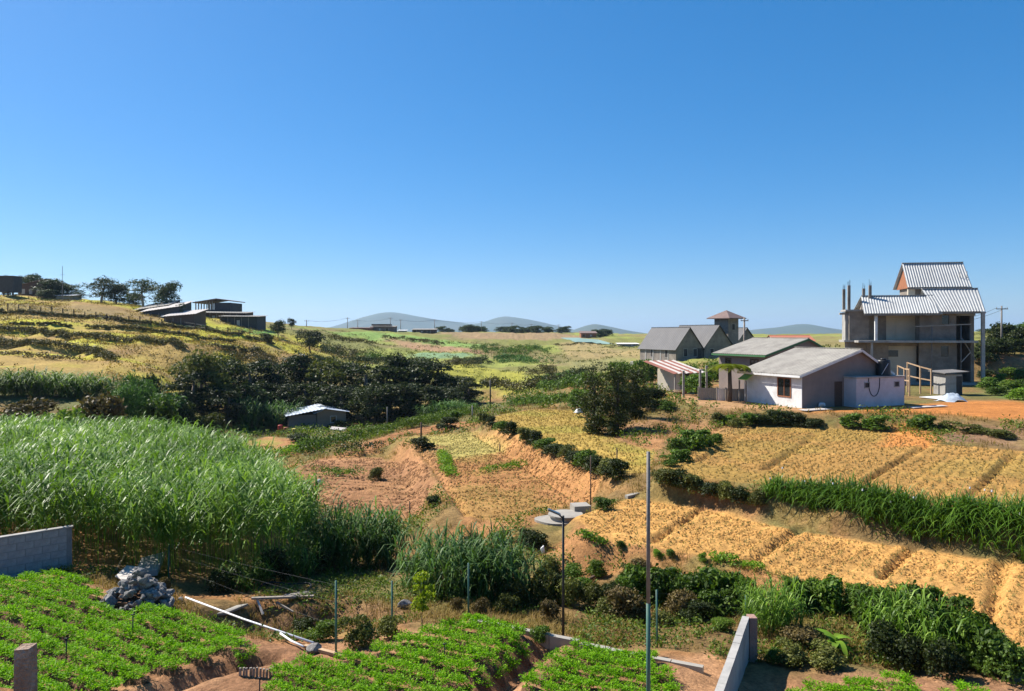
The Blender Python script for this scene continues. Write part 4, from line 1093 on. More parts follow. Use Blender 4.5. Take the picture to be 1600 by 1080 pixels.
# drain culvert
g = G(990, 775); MBo = MB(); MBo.hexa([(-.4, -.12, -.2), (.4, -.1, -.2), (.4, .12, -.2), (-.38, .1, -.2), (-.4, -.12, .05), (.4, -.1, .13), (.4, .12, .12), (-.38, .1, .06)]); tag(MBo.build('culvert_slab', M['asbestos'], None, False, g, .5), 'broken slab over the drain between the well and hedge', 'slab')
# ------------------------------------------------------------------ buildings
def window(parent, o, ex, n, w, h, frame='dark_wood', pane='glass', bars=1, name='window', fw=.07):
    """o: lower corner on the wall face, ex: unit along the wall, n: outward normal"""
    o, ex, n = Vector(o), Vector(ex), Vector(n); up = Vector((0, 0, 1))
    def bx(mb, a, b, c, d, t0, t1):
        p = [o + ex * a + up * c, o + ex * b + up * c, o + ex * b + up * d, o + ex * a + up * d]
        mb.hexa([q + n * t0 for q in p] + [q + n * t1 for q in p])
    mb = MB(); bx(mb, -fw, 0, -fw, h + fw, -.02, .05); bx(mb, w, w + fw, -fw, h + fw, -.02, .05); bx(mb, 0, w, h, h + fw, -.02, .05); bx(mb, 0, w, -fw, 0, -.02, .05)
    for k in range(bars): x = w * (k + 1) / (bars + 1); bx(mb, x - .025, x + .025, 0, h, -.01, .04)
    fr = mb.build(name, M[frame], parent)
    mb = MB(); bx(mb, 0, w, 0, h, -.03, .012); mb.build('pane', M[pane], fr)
    return fr

def gable_house(name, corner, ang, W, L, he, hr, xr, label, wall, roof, over=.35, pitch=.35, trim=None, he2=None, over_y=.3, roof_t=.03, thin=.05, base=0.6):
    """local x along the gable front (corner = its near end), local y to the back; ridge at x = xr"""
    he2 = he if he2 is None else he2
    root = empty(name, corner, ang)
    MB().prism([(0, 0, -base), (W, 0, -base), (W, 0, he2), (xr, 0, hr), (0, 0, he)], (0, L, 0)).build('wall', M[wall], root)
    s1 = (hr - he) / xr; s2 = (hr - he2) / (W - xr); e = .06
    rp = [Vector((-over, -over_y, he - s1 * over + e)), Vector((-over, L + over_y, he - s1 * over + e)), Vector((xr, L + over_y, hr + e)), Vector((xr, -over_y, hr + e))]
    MB().sheet([rp[1], rp[0], rp[3], rp[2]], pitch, roof_t, .02).build('roof_slope', M[roof], root)
    rq = [Vector((W + over, -over_y, he2 - s2 * over + e)), Vector((W + over, L + over_y, he2 - s2 * over + e)), Vector((xr, L + over_y, hr + e)), Vector((xr, -over_y, hr + e))]
    MB().sheet([rq[0], rq[1], rq[2], rq[3]], pitch, roof_t, .02).build('roof_slope', M[roof], root)
    MB().bar((xr, -over_y - .01, hr + e + roof_t + .015), (xr, L + over_y + .01, hr + e + roof_t + .015), .26, .03).build('ridge_cap', M[roof], root)
    if trim:
        mb = MB(); d = Vector((0, 0, -.11))
        mb.bar(rp[0] + d + Vector((-.012, 0, 0)), rp[1] + d + Vector((-.012, 0, 0)), .04, .16).build('fascia', M[trim], root)
        mb = MB(); mb.bar(rp[0] + d + Vector((0, -.012, 0)), rp[3] + d + Vector((0, -.012, 0)), .04, .16).build('barge_board', M[trim], root)
        mb = MB(); mb.bar(rq[0] + d + Vector((0, -.012, 0)), rq[3] + d + Vector((0, -.012, 0)), .04, .16).build('barge_board', M[trim], root)
    tag(root, label, 'house'); return root

A0 = math.atan2(.39, .92)
# white house with its annex
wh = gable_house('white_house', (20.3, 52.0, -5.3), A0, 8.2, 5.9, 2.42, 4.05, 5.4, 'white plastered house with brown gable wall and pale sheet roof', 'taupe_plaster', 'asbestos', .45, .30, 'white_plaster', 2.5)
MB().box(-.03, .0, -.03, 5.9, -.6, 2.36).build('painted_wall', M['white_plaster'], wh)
window(wh, (-.03, 2.25, .75), (0, -1, 0), (-1, 0, 0), 1.2, 1.25, 'red_wood', 'glass', 1)
MB().box(3.05, 3.75, -.035, 0.0, -.05, 1.8).build('door', M['dark_wood'], wh)
# annex
mb = MB(); mb.box(3.95, 8.7, -1.1, -.004, -.6, 2.05); mb.build('annex_wall', M['lilac_plaster'], wh)
mb = MB(); mb.box(3.88, 8.76, -1.17, .0, 2.05, 2.16); mb.build('annex_roof', M['concrete'], wh)
for x in (4.75, 7.7): window(wh, (x, -1.1, 1.4), (1, 0, 0), (0, -1, 0), .42, .32, 'concrete', 'void', 0, fw=.05)
t = [(5.1 + .55 * (1 - math.cos(k / 12 * math.pi)), -1.13, 2.1 - 1.35 * math.sin(k / 12 * math.pi) ** .7) for k in range(13)]
tag(MB().tube(t, .025, 6).build('wall_hose', M['black_plastic'], None, True, wh.location, A0), 'dark hose hanging in a loop on the lilac annex wall', 'hose')
# lean-to and green awning on the far end of the white wall
MB().slab([(-.7, 4.9, 1.75), (-.7, 5.85, 1.75), (-.04, 5.85, 2.15), (-.04, 4.9, 2.15)][::-1], .05).build('lean_to_roof', M['lime_paint'], wh)
for y in (4.95, 5.7): MB().box(-.68, -.60, y, y + .09, -.6, 1.66).build('lean_to_post', M['grey_wood'], wh)
# water tank on the annex
root = empty('water_tank', Vector(wh.location) + Matrix.Rotation(A0, 3, 'Z') @ Vector((7.45, -.35, 2.16)), A0)
MB().tube([(0, 0, .0), (0, 0, .08), (0, 0, .92), (0, 0, 1.02), (0, 0, 1.14)], .52, 18, .46).build('barrel', M['black_plastic'], root, True)
MB().tube([(0, 0, 1.14), (0, 0, 1.24)], .22, 12).build('lid', M['black_plastic'], root, True)
MB().tube([(-.50, -.3, .1), (-.1, -.52, .9)], .02, 6).build('outlet_pipe', M['pvc'], root, True)
tag(root, 'black plastic water tank on the annex roof', 'water tank')

# green-trimmed house behind
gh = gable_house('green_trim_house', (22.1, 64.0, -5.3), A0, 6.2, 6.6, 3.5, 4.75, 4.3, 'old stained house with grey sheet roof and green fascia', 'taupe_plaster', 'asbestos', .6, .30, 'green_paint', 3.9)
window(gh, (0, 2.2, 1.9), (0, -1, 0), (-1, 0, 0), .9, 1.0, 'dark_wood', 'glass', 1)
window(gh, (0, 5.6, 1.9), (0, -1, 0), (-1, 0, 0), .7, 1.0, 'dark_wood', 'glass', 1)

# twin-gabled grey house and tower
def twin():
    Wd, L = 5.2, 10.6
    gz = -4.75
    a = gable_house('gabled_house', (26.5, 120.0, gz), A0, Wd, L, 2.3, 5.6, 2.6, 'grey house with steep sheet roof, lower of the twin gables', 'dark_concrete', 'grey_sheet', .35, .5)
    b = gable_house('gabled_house', Vector((26.5, 120.0, gz)) + Matrix.Rotation(A0, 3, 'Z') @ Vector((Wd + .36, .0, 0)), A0, Wd + .7, L, 2.5, 6.0, 2.95, 'grey house with steep sheet roof beside the square tower', 'dark_concrete', 'grey_sheet', .35, .5)
    for h, xs in ((a, (1.5, 3.4)), (b, (1.2,))):
        for x in xs: window(h, (x, 0, .9), (1, 0, 0), (0, -1, 0), .7, 1.2, 'concrete', 'void', 0)
    MB().box(4.0, 5.1, -.03, 0, -.4, 2.2).build('door', M['void'], a)
    for y in (2, 4.2, 6.4, 8.6): MB().box(-.06, 0, y, y + .25, -.4, 2.25).build('pilaster', M['concrete'], a)
    for y in (3.0, 7.2): window(a, (0, y, .7), (0, -1, 0), (-1, 0, 0), .8, 1.2, 'concrete', 'void', 0)
    MB().box(-2.4, -.07, 2, 10, -1.0, -.2).build('terrace', M['concrete'], a)
    c = Vector(P(1135, 520, 130)); root = empty('tower', (c.x, c.y, -4.7), A0 + .25)
    MB().box(-1.45, 1.45, -1.45, 1.45, -.5, 7.25).build('wall', M['dark_concrete'], root)
    mb = MB(); q = 2.4
    mb.add([(-q, -q, 7.25), (q, -q, 7.25), (q, q, 7.25), (-q, q, 7.25), (0, 0, 8.65), (-q, -q, 7.12), (q, -q, 7.12), (q, q, 7.12), (-q, q, 7.12)], [(0, 1, 4), (1, 2, 4), (2, 3, 4), (3, 0, 4), (5, 6, 1, 0), (6, 7, 2, 1), (7, 8, 3, 2), (8, 5, 0, 3), (8, 7, 6, 5)])
    mb.build('roof', M['brown_roof'], root)
    window(root, (-.4, -1.45, 5.2), (1, 0, 0), (0, -1, 0), .8, 1.0, 'concrete', 'void', 0)
    tag(root, 'square grey tower with brown pyramid roof behind the gabled houses', 'tower')
    c = Vector(P(1158, 520, 138)); g3 = gable_house('gabled_house', (c.x - 1.0, c.y, -4.6), A0, 5.0, 7, 2.6, 5.5, 2.5, 'small dark gabled house half hidden behind the tower', 'dark_concrete', 'grey_sheet', .35, .5)
    window(g3, (1.6, 0, 1.6), (1, 0, 0), (0, -1, 0), .7, 1.0, 'concrete', 'void', 0)
twin()

# small shed with red and white striped roof
g = GD(1070, 66.0); root = empty('striped_shed', (g[0], g[1], -5.3), A0 + .1)
MB().box(-.6, 2.2, .0, 3.0, -.5, 2.0).build('wall', M['cream_plaster'], root)
MB().box(-.2, .5, -.03, 0, -.1, 1.7).build('door', M['void'], root)
MB().box(1.0, 1.8, -.03, 0, .0, 1.75).build('door', M['grey_wood'], root)
for k in range(8):
    x0 = -2.0 + k * .45
    MB().sheet([(x0, -.9, 1.72), (x0 + .45, -.9, 1.80), (x0 + .45, 3.3, 2.75), (x0, 3.3, 2.68)], .15, .02).build('roof_sheet', M['rust_sheet' if k % 2 == 0 else 'pale_sheet'], root)
for x in (-1.8, 1.5): MB().box(x, x + .1, -.75, -.65, -.5, 1.74).build('post', M['asbestos'], root)
tag(root, 'small cream shed under a red and white striped sheet roof', 'shed')
g = GD(1060, 63.2); root = empty('wood_pile', (g[0] + .2, g[1], -5.3), .3)
for k in range(12): MB().tube([(-.6 + random.uniform(-.1, .1), random.uniform(-.2, .2), .1 + .09 * (k // 3)), (.6 + random.uniform(-.1, .1), random.uniform(-.2, .2), .1 + .09 * (k // 3))], .06, 6).build('log', M['raw_wood'], root, True)
tag(root, 'pile of split firewood logs beside the striped shed', 'wood pile')
for n, (px, Y, h) in enumerate(((1068, 60.5, 2.2), (1094, 60.0, 2.3), (1104, 61.0, 2.6))):
    g = GD(px, Y); tag(MB().box(-.08, .08, -.08, .08, -.4, h).build('concrete_post', M['asbestos'], None, False, (g[0], g[1], -5.3)), f'{ORD[n]} pale concrete gate post counted from the firewood', 'post', 'gate posts by the striped shed')
for n, (px, Y, w) in enumerate(((1108, 58.5, 1.6), (1130, 58.0, .9), (1150, 57.6, 1.5))):
    g = GD(px, Y); root = empty('sheet_fence', (g[0] - w / 2, g[1], -5.3), .05)
    MB().sheet([(0, 0, -.3), (w, 0, -.3), (w, -.03, .95), (0, -.03, .95)], .15, .02).build('sheet', M['asbestos' if n != 1 else 'white_plaster'], root)
    MB().box(-.06, .03, .02, .1, -.3, 1.05).build('post', M['grey_wood'], root)
    tag(root, f'{ORD[n]} weathered sheet fence panel counted from the concrete gate posts', 'fence panel', 'sheet fence before the houses')
g = GD(992, 68); tag(MB().tube([(0, 0, 0), (0, 0, .2), (0, 0, .95), (0, 0, 1.05)], .38, 12, .34).build('blue_barrel', M['blue_plastic'], None, True, (g[0], g[1], g[2] - .02)), 'blue plastic barrel behind the ivy tree', 'barrel')

# concrete house under construction
def concrete_house():
    Y0 = 77.0; x0 = (1362 - 800) / FPX * Y0; z0 = -5.3; th = R(-11)
    root = empty('concrete_house', (x0, Y0, z0), th)
    ct, st = math.cos(th), math.sin(th)
    def LP(px, py, y):
        """local point on the plane local-y = y that the sight line (px, py) passes"""
        u, v = (px - 800) / FPX, (py - 520) / FPX
        t = (y - st * x0 + ct * Y0) / (-st * u + ct)
        X, Yw = u * t - x0, t - Y0
        return Vector((ct * X + st * Yw, y, -v * t - z0))
    def lx(px, y=0.0): return LP(px, 520, y).x
    def lz(py, px=1440, y=0.0): return LP(px, py, y).z
    part = lambda n, m, *b: MB().box(*b).build(n, M[m], root)
    H1, H2 = lz(532), lz(490)
    # slabs
    part('floor_slab', 'concrete', lx(1336), lx(1520), -1.3, 7.0, H1 - .22, H1)
    part('plinth', 'concrete', lx(1330), lx(1524), -.6, 7.0, -.6, .25)
    # upper storey: recessed balcony wall with door opening, window, corner opening
    yb = 1.4
    part('wall', 'dark_concrete', lx(1366), lx(1391), yb, yb + .18, H1, H2)
    part('door', 'cream_plaster', lx(1391), lx(1407), yb + .06, yb + .12, H1, H2 - .5)
    part('lintel', 'cream_plaster', lx(1391), lx(1407), yb, yb + .18, H2 - .5, H2)
    part('wall', 'cream_plaster', lx(1407), lx(1437), yb, yb + .18, H1, H2)
    part('wall', 'dark_concrete', lx(1437), lx(1472), 0.0, .18, H1, H2)
    part('wall', 'dark_concrete', lx(1437), lx(1437) + .18, .18, yb, H1, H2)
    part('wall', 'dark_concrete', lx(1472), lx(1483), 0.0, .18, H1, lz(507)); part('wall', 'dark_concrete', lx(1472), lx(1483), 0.0, .18, lz(493), H2)
    part('window', 'glass', lx(1472), lx(1483), .10, .13, lz(507), lz(493))
    part('wall', 'dark_concrete', lx(1483), lx(1494), 0.0, .18, H1, H2)
    part('column', 'dark_concrete', lx(1516), lx(1521), 0.0, .3, H1, H2)
    part('beam', 'concrete', lx(1494), lx(1524), -.03, .27, H2 - .25, H2)
    part('wall', 'dark_concrete', lx(1494), lx(1521), 3.2, 3.4, H1, H2)
    # lower storey
    part('wall', 'dark_concrete', lx(1356), lx(1390), .4, .58, .25, H1 - .22)
    part('wall', 'cream_plaster', lx(1390), lx(1436), .8, .98, .25, H1 - .6)
    part('beam', 'dark_concrete', lx(1390), lx(1436), .38, .8, H1 - .6, H1 - .22)
    part('window', 'glass', lx(1390), lx(1407), .77, .8, lz(558), lz(548))
    part('wall', 'dark_concrete', lx(1436), lx(1470), 0.0, .18, .25, H1 - .22)
    part('wall', 'dark_concrete', lx(1470), lx(1482), 0.0, .18, .25, lz(557)); part('wall', 'dark_concrete', lx(1470), lx(1482), 0.0, .18, lz(541), H1 - .22)
    w = part('window', 'glass', lx(1470), lx(1482), .10, .13, lz(557), lz(541))
    part('wall', 'dark_concrete', lx(1482), lx(1495), 0.0, .18, .25, H1 - .22)
    part('wall', 'dark_concrete', lx(1495), lx(1521), 3.2, 3.4, .25, H1 - .22)
    part('column', 'dark_concrete', lx(1517), lx(1522), 0.0, .3, .25, H1 - .22)
    # back and sides so that the rooms are dark
    part('back_wall', 'dark_concrete', lx(1366), lx(1521) + .18, 7.0, 7.2, -.3, H2)
    part('side_wall', 'dark_concrete', lx(1366) - .18, lx(1366), 1.4, 7.2, -.3, H2)
    part('ceiling_slab', 'concrete', lx(1366) - .1, lx(1521) + .1, .3, 7.1, H2 + .002, H2 + .12)
    part('side_wall', 'dark_concrete', lx(1521), lx(1521) + .18, .3, 7.0, .25, H2)
    part('inner_wall', 'dark_concrete', lx(1436), lx(1436) + .15, yb + .2, 7.0, .25, H2)
    # columns of the open frame
    part('column', 'white_plaster', lx(1362), lx(1366), -1.2, -.95, H1, H2); part('column', 'concrete', lx(1356), lx(1359), -1.2, -.95, .0, H1 - .22)
    part('column', 'concrete', lx(1527), lx(1532), -1.1, -.8, -.4, H2 + .1)
    part('eave_beam', 'concrete', lx(1362), lx(1466), -1.25, -.95, H2 - .12, H2 + .1)
    # end block with raised columns and starter bars
    part('wall', 'dark_concrete', lx(1327, .5), lx(1358, .5), .5, 2.4, -.4, lz(485))
    part('side_panel', 'concrete', lx(1327, .5) - .3, lx(1327, .5) - .002, .9, 2.3, H1, lz(487))
    part('cantilever_slab', 'concrete', lx(1327, .5) - .55, lx(1345, .5), .3, 2.5, H1 - .2, H1 + .002)
    part('roof_slab', 'concrete', lx(1327, .5) - .4, lx(1358, .5) + .2, .35, 2.5, lz(486), lz(483))
    part('overhang_beam', 'concrete', lx(1312, .9), lx(1332, .9), .9, 1.2, lz(491), lz(488))
    for px, pt, y in ((1319, 452, 2.0), (1327, 446, .6), (1350, 451, 2.1), (1360, 446, .8)):
        cx = lx(px, y); zt = lz(pt, px, y)
        col = part('column', 'dark_concrete', cx - .13, cx + .13, y, y + .26, lz(486), zt)
        for dx, dy in ((-.08, .06), (.08, .06), (-.08, .2), (.08, .2)):
            MB().tube([(cx + dx, y + dy, zt - .02), (cx + dx + random.uniform(-.05, .05), y + dy, zt + random.uniform(.3, .7))], .016, 5).build('starter_bar', M['black_metal'], col)
    # railing on the balcony slab edge and drip pipe
    # roofs: three sheet-metal pitches facing the viewer
    def pitch(e0, e1, pe, r0, r1, pr, ye, yr, gable=None):
        a, b, c, d = LP(e0, pe, ye), LP(e1, pe, ye), LP(r1, pr, yr), LP(r0, pr, yr)
        b.z = a.z; c.z = d.z
        MB().sheet([a, b, c, d], .25, .04, .02).build('roof_slope', M['zinc'], root)
        MB().bar(a + Vector((0, -.03, -.12)), b + Vector((0, -.03, -.12)), .05, .2).build('fascia', M['dark_concrete'], root)
        # rear slope
        back = 2 * yr - ye; e, f = Vector((a.x, back, a.z)), Vector((b.x, back, b.z))
        MB().sheet([f, e, d, c], .25, .04, .02).build('roof_slope', M['zinc'], root)
        MB().bar(d + Vector((0, 0, .06)), c + Vector((0, 0, .06)), .3, .05).build('ridge_cap', M['zinc'], root)
        for (p, q_, top, sg) in ((a, e, d, 1), (b, f, c, -1)):
            tri = [p + Vector((.18 * sg, .25, -.05)), q_ + Vector((.18 * sg, -.25, -.05)), top + Vector((.18 * sg, 0, -.12))]
            tri = [Vector((max(t.x, p.x, top.x) + .12 if sg > 0 else min(t.x, p.x, top.x) - .12, t.y, t.z)) for t in tri]
            MB().prism(tri if sg > 0 else tri[::-1], (.12 * sg, 0, 0)).build('gable_end', M['red_wood' if gable else 'dark_concrete'], root)
        return a, b
    pitch(1350, 1468, 490, 1345, 1458, 463, -1.4, 1.2)
    pitch(1462, 1540, 487, 1440, 1528, 452, -1.0, 1.9)
    a, b = pitch(1418, 1519, 449, 1409, 1505, 412, 2.4, 4.9, True)
    part('attic_wall', 'dark_concrete', lx(1424, 3), lx(1512, 3), 3.0, 6.9, H2, a.z + .3)
    part('attic_panel', 'cream_plaster', lx(1419, 2.7), lx(1430, 2.7), 2.7, 2.99, H2, a.z - .2)
    # scaffold
    for px, pt in ((1451, 508), (1496, 507)): MB().tube([(lx(px), -.9, -.4), (lx(px), -.9, lz(pt))], .05, 6).build('scaffold_pole', M['pole_grey'], root, True)
    MB().bar((lx(1425), -.98, lz(510.5)), (lx(1511), -.98, lz(507)), .08, .10).build('scaffold_rail', M['asbestos'], root)
    MB().bar((lx(1499), -.6, lz(528)), (lx(1521), -.6, lz(563)), .06, .08).build('brace', M['grey_wood'], root)
    MB().bar((lx(1497), -.7, lz(566)), (lx(1512), -.7, lz(550)), .05, .06).build('brace', M['pale_sheet'], root)
    for px, pt, h in ((1518, 447, 25), (1529.5, 452, 31)): MB().tube([(lx(px), 3.3, lz(pt) - .2), (lx(px) + .15, 3.3, lz(pt - h))], .035, 5).build('mast', M['pole_grey'], root, True)
    tag(root, 'unfinished concrete house with three ribbed metal roofs and starter columns', 'house')
concrete_house()

# raw timber railings, drums, sheds and rubbish in the yard
def railing(name, posts, hts, label):
    a = GD(*posts[0]); root = empty(name, (a[0], a[1], -5.3)); q = []
    for (px, Y), h in zip(posts, hts):
        g = GD(px, Y); v = Vector((g[0] - a[0], g[1] - a[1], 0)); MB().bar(v + Vector((0, 0, -.3)), v + Vector((0, 0, h)), .10, .10).build('post', M['raw_wood'], root); q.append((v, h))
    for (u, h), (w, k) in zip(q[:-1], q[1:]):
        for f in (.97, .55): MB().bar(u + Vector((0, -.06, h * f)), w + Vector((0, -.06, k * f)), .05, .10).build('rail', M['raw_wood'], root)
    tag(root, label, 'railing')
railing('timber_railing', [(1403, 64), (1413, 63), (1421, 62)], [2.5, 2.3, 2.3], 'raw timber railing beside the black water tank')
railing('timber_railing', [(1418, 66), (1438, 64.5), (1455, 63.5)], [2.7, 2.4, 2.2], 'raw timber railing before the concrete house')
g = GD(1494, 63); root = empty('latrine', (g[0] - .9, g[1], -5.3), .12)
MB().box(0, 1.55, 0, 1.5, -.3, 1.75).build('wall', M['concrete'], root)
MB().slab([(-.3, -.35, 1.9), (2.0, -.25, 2.02), (2.0, 1.8, 2.1), (-.3, 1.8, 2.0)], .07).build('roof', M['pole_grey'], root)
MB().box(1.0, 1.5, -.03, 0, -.2, 1.6).build('door', M['void'], root)
tag(root, 'small grey latrine hut with crumpled sheet roof', 'hut')
g = GD(1487, 57.5); r = np.random.default_rng(9); root = empty('tarpaulin', (g[0], g[1], -5.32), .3)
n = 16; q = np.linspace(-1, 1, n); XX, YY = np.meshgrid(q, q); ZZ = .55 * np.maximum(0, 1 - XX ** 2 * .8 - YY ** 2 * .7) * (.6 + .8 * fbm(XX * 3 + 5, YY * 3, 2)) + .02
a_ = (np.arange(n - 1)[:, None] * n + np.arange(n - 1)[None]).ravel()
obj('sheet', np_mesh('sheet', np.column_stack([XX.ravel() * 1.0, YY.ravel() * .8, ZZ.ravel()]), np.stack([a_, a_ + 1, a_ + n + 1, a_ + n], -1), M['tarp']), root)
tag(root, 'crumpled blue-grey tarpaulin heap on the orange yard', 'tarpaulin')
for nm, px, Y, sx, sy, mt, lab in (('board', 1450, 52.5, 3.4, .5, 'pale_sheet', 'pale board lying on the orange yard beside the annex'), ('board', 1275, 50.6, 2.4, .7, 'pale_sheet', 'flat scrap sheet lying at the foot of the white house'), ('board', 1468, 60, 2.6, 1.6, 'white_plaster', 'white sheet lying before the latrine hut')):
    g = GD(px, Y); tag(MB().slab([(-sx / 2, -sy / 2, .06), (sx / 2, -sy / 2, .07), (sx / 2, sy / 2, .09), (-sx / 2, sy / 2, .08)], .04).build(nm, M[mt], None, False, (g[0], g[1], g[2] + .02), A0), lab, 'board')
g = GD(1272, 51.8); tag(obj('sack', rock_mesh(61, M['white_bag'], .9, .6, .6), None, (g[0] + .8, g[1] + .6, g[2] + .2), .4, .7), 'white sack against the brown gable wall', 'sack')
plank((1216, 632), (1206, 606), .06, .05, .2, 'grey_wood', 'grey plank leaning on the white house wall below its window')

# orange-roofed house far behind, valley shed
c = P(1310, 520, 155); orr = gable_house('orange_roof_house', (c[0] - 5, c[1], -2.9), .1, 9, 8, 1.2, 2.3, 4.5, 'far house with orange tile roof beyond the white house', 'cream_plaster', 'terracotta', .4, .4)
orr.rotation_euler.z = 1.45
g = GD(498, 88); vs = gable_house('valley_shed', (g[0] - .8, g[1], g[2]), .25, 3.4, 6.0, 2.0, 2.4, 1.0, 'small brown shed with blue-grey sheet roof before the grove', 'tan_wall', 'bluezinc', .4, .4)
vs.location = (g[0] - .2, g[1], g[2]); vs.rotation_euler.z = .38
MB().sheet([(-3.6, -.4, 1.75), (1.0, -.4, 2.5), (1.0, 6.3, 2.5), (-3.6, 6.3, 1.75)], .4, .03).build('porch_roof', M['bluezinc'], vs)
MB().box(-3.2, -.02, .3, 6.0, -.5, 1.75).build('porch_wall', M['taupe_plaster'], vs)
window(vs, (1.6, 0, .8), (1, 0, 0), (0, -1, 0), .6, .7, 'pale_sheet', 'glass', 0)
for px, Y, mt, h, lab in ((438, 84, 'red_plastic', .9, 'red plastic drum beside the valley shed'), (447, 83.5, 'red_wood', .7, 'rust brown drum beside the valley shed'), (460, 82.5, 'yellow_plastic', .5, 'yellow plastic drum before the valley shed')):
    g = GD(px, Y); tag(MB().tube([(0, 0, -.1), (0, 0, .1), (0, 0, h), (0, 0, h + .06)], .3, 10, .27).build('drum', M[mt], None, True, g), lab, 'drum')
g = GD(528, 80); tag(MB().slab([(-.8, -.4, .5), (.8, -.4, .35), (.85, .3, .55), (-.75, .3, .7)], .06).build('sheet_stack', M['pale_sheet'], None, False, g), 'leaning metal sheet beside the valley shed', 'metal sheet')

# ------------------------------------------------------------------ hilltop farm on the left
def shed(name, px0, px1, Y, pe, pr, label, wall='dark_wood', roof='zinc', depth=8, ang=0.0, drop=0.0, catg='shed', open_front=False):
    """ridge across the view (towards the back); single pitch roof, eave py pe at the front, pr at the back"""
    x0, x1 = (px0 - 800) / FPX * Y, (px1 - 800) / FPX * Y; zg = float(min(ground(x0, Y), ground(x1, Y), ground(x0, Y + depth), ground(x1, Y + depth))) - .2
    W = x1 - x0; ze = -(pe - 520) / FPX * Y - zg; zr = -(pr - 520) / FPX * (Y + depth) - zg
    root = empty(name, (x0, Y, zg), ang)
    MB().hexa([(0, 0, -.3), (W, 0, -.3), (W, depth, -.3), (0, depth, -.3), (0, 0, ze), (W, 0, ze - drop), (W, depth, zr - drop), (0, depth, zr)]).build('wall', M[wall], root)
    MB().sheet([(-.5, -.6, ze + .1), (W + .5, -.6, ze + .1 - drop), (W + .5, depth + .3, zr + .12 - drop), (-.5, depth + .3, zr + .12)], .6, .05).build('roof', M[roof], root)
    if W > 5:
        for k in range(int(W / 1.6)): MB().box(.25 + k * 1.6, .37 + k * 1.6, -.05, 0, -.3, ze - .12).build('batten', M['grey_wood'], root)
        for k in range(int(W / 3.2)): MB().box(.8 + k * 3.2, 1.5 + k * 3.2, -.03, 0, ze * .35, ze * .75).build('window', M['pale_sheet' if k % 2 else 'glass'], root)
    return tag(root, label, catg), W, ze
# dark water tower box and its brown house
Yt = 168; x = (15 - 800) / FPX * Yt; zg = float(ground(x, Yt)); root = empty('water_tower', (x, Yt, zg))
zt = -(433 - 520) / FPX * Yt - zg; zb = -(457 - 520) / FPX * Yt - zg
MB().box(-1.8, 1.8, -1.5, 1.5, zb, zt).build('tank', M['tar'], root); MB().box(-1.95, 1.95, -1.65, 1.65, zt, zt + .18).build('roof', M['dark_wood'], root)
for sx in (-1.6, -.5, .5, 1.6): MB().box(sx - .12, sx + .12, -1.4, -1.1, -.4, zb).build('leg', M['dark_wood'], root)
tag(root, 'dark boxy water tower on legs at the hilltop', 'water tower')
x = (28 - 800) / FPX * 176; zg = float(ground(x, 176)); o = gable_house('farm_house', (x, 176, zg), .2, 7, 6, 2.6, 4.2, 6.0, 'brown farm house beside the dark water tower', 'farm_wall', 'brown_roof', .3, .4)
# rotate so that the long side faces the viewer
for k in (.8, 2.4, 4.0): MB().box(k, k + .7, -.04, 0, .6, 1.8).build('window', M['pale_sheet'], o)
x = (97.5 - 800) / FPX * 165; zg = float(ground(x, 165)); root = empty('radio_mast', (x, 165, zg)); h = -(416 - 520) / FPX * 165 - zg
MB().tube([(0, 0, -.3), (0, 0, h * .55)], .10, 6).build('lower_mast', M['pole_grey'], root); MB().tube([(0, 0, h * .55), (0, 0, h)], .05, 5).build('upper_mast', M['pole_grey'], root)
MB().bar((-.5, 0, h * .75), (.5, 0, h * .75), .05).build('cross_arm', M['pole_grey'], root); tag(root, 'thin radio mast among the hilltop trees', 'mast')
x = (100 - 800) / FPX * 172; o, W, ze = shed('pale_shed', 88, 112, 172, 463, 461, 'small pale hut under the radio mast', 'asbestos', 'zinc', 4)
o, W, ze = shed('low_shed', 212, 262, 161, 486, 477, 'low farm shed with pale roof edge, first from the hilltop trees', 'tar', 'asbestos', 6, .0, -1.2)
o, W, ze = shed('low_shed', 222, 280, 157, 489, 480, 'low farm shed with pale roof, middle of the hill farm', 'tar', 'pale_sheet', 6, .0, -1.3)
o, W, ze = shed('low_shed', 256, 303, 153, 496, 488, 'tarred low shed with a hipped end, before the open loft', 'farm_wall', 'pale_sheet', 6, .0, -.6)
# two-storey open loft
Yb = 184; x0, x1 = (305 - 800) / FPX * Yb, (360 - 800) / FPX * Yb; zg = float(ground((x0 + x1) / 2, Yb)) - .5; W = x1 - x0
root = empty('open_loft', (x0, Yb, zg)); f = lambda py: -(py - 520) / FPX * Yb - zg
MB().box(W * .55, W, 0, 8, -.4, f(473)).build('wall', M['tar'], root); MB().box(0, W * .55, 0, 8, -.4, f(484)).build('lower_wall', M['tar'], root)
for k in range(7): MB().box(W * .55 * k / 7, W * .55 * k / 7 + .22, 0, .22, f(484), f(471)).build('loft_post', M['grey_wood'], root)
for k in range(7): MB().box(W * .55 * k / 7, W * .55 * k / 7 + .22, 7.7, 7.92, f(484), f(471)).build('loft_post', M['grey_wood'], root)
MB().slab([(-.5, -.6, f(472.5)), (W * .62, -.6, f(466.5)), (W * .62, 8.6, f(466.5)), (-.5, 8.6, f(472.5))], .2).build('roof_slope', M['brown_roof'], root)
MB().slab([(W * .62, -.6, f(466.5)), (W + .6, -.6, f(470)), (W + .6, 8.6, f(470)), (W * .62, 8.6, f(466.5))], .2).build('roof_slope', M['brown_roof'], root)
tag(root, 'two-storey dark barn with open slatted loft on the hill', 'barn')
o, W, ze = shed('long_shed', 305, 382, 177, 489, 487, 'long dark shed with pale roof edge below the open loft', 'dark_wood', 'asbestos', 6, 0, .2)
for k in range(4): MB().box(.3 + k * 1.2, 1.2 + k * 1.2, -.04, 0, .6, 1.4).build('shutter', M['void'], o)
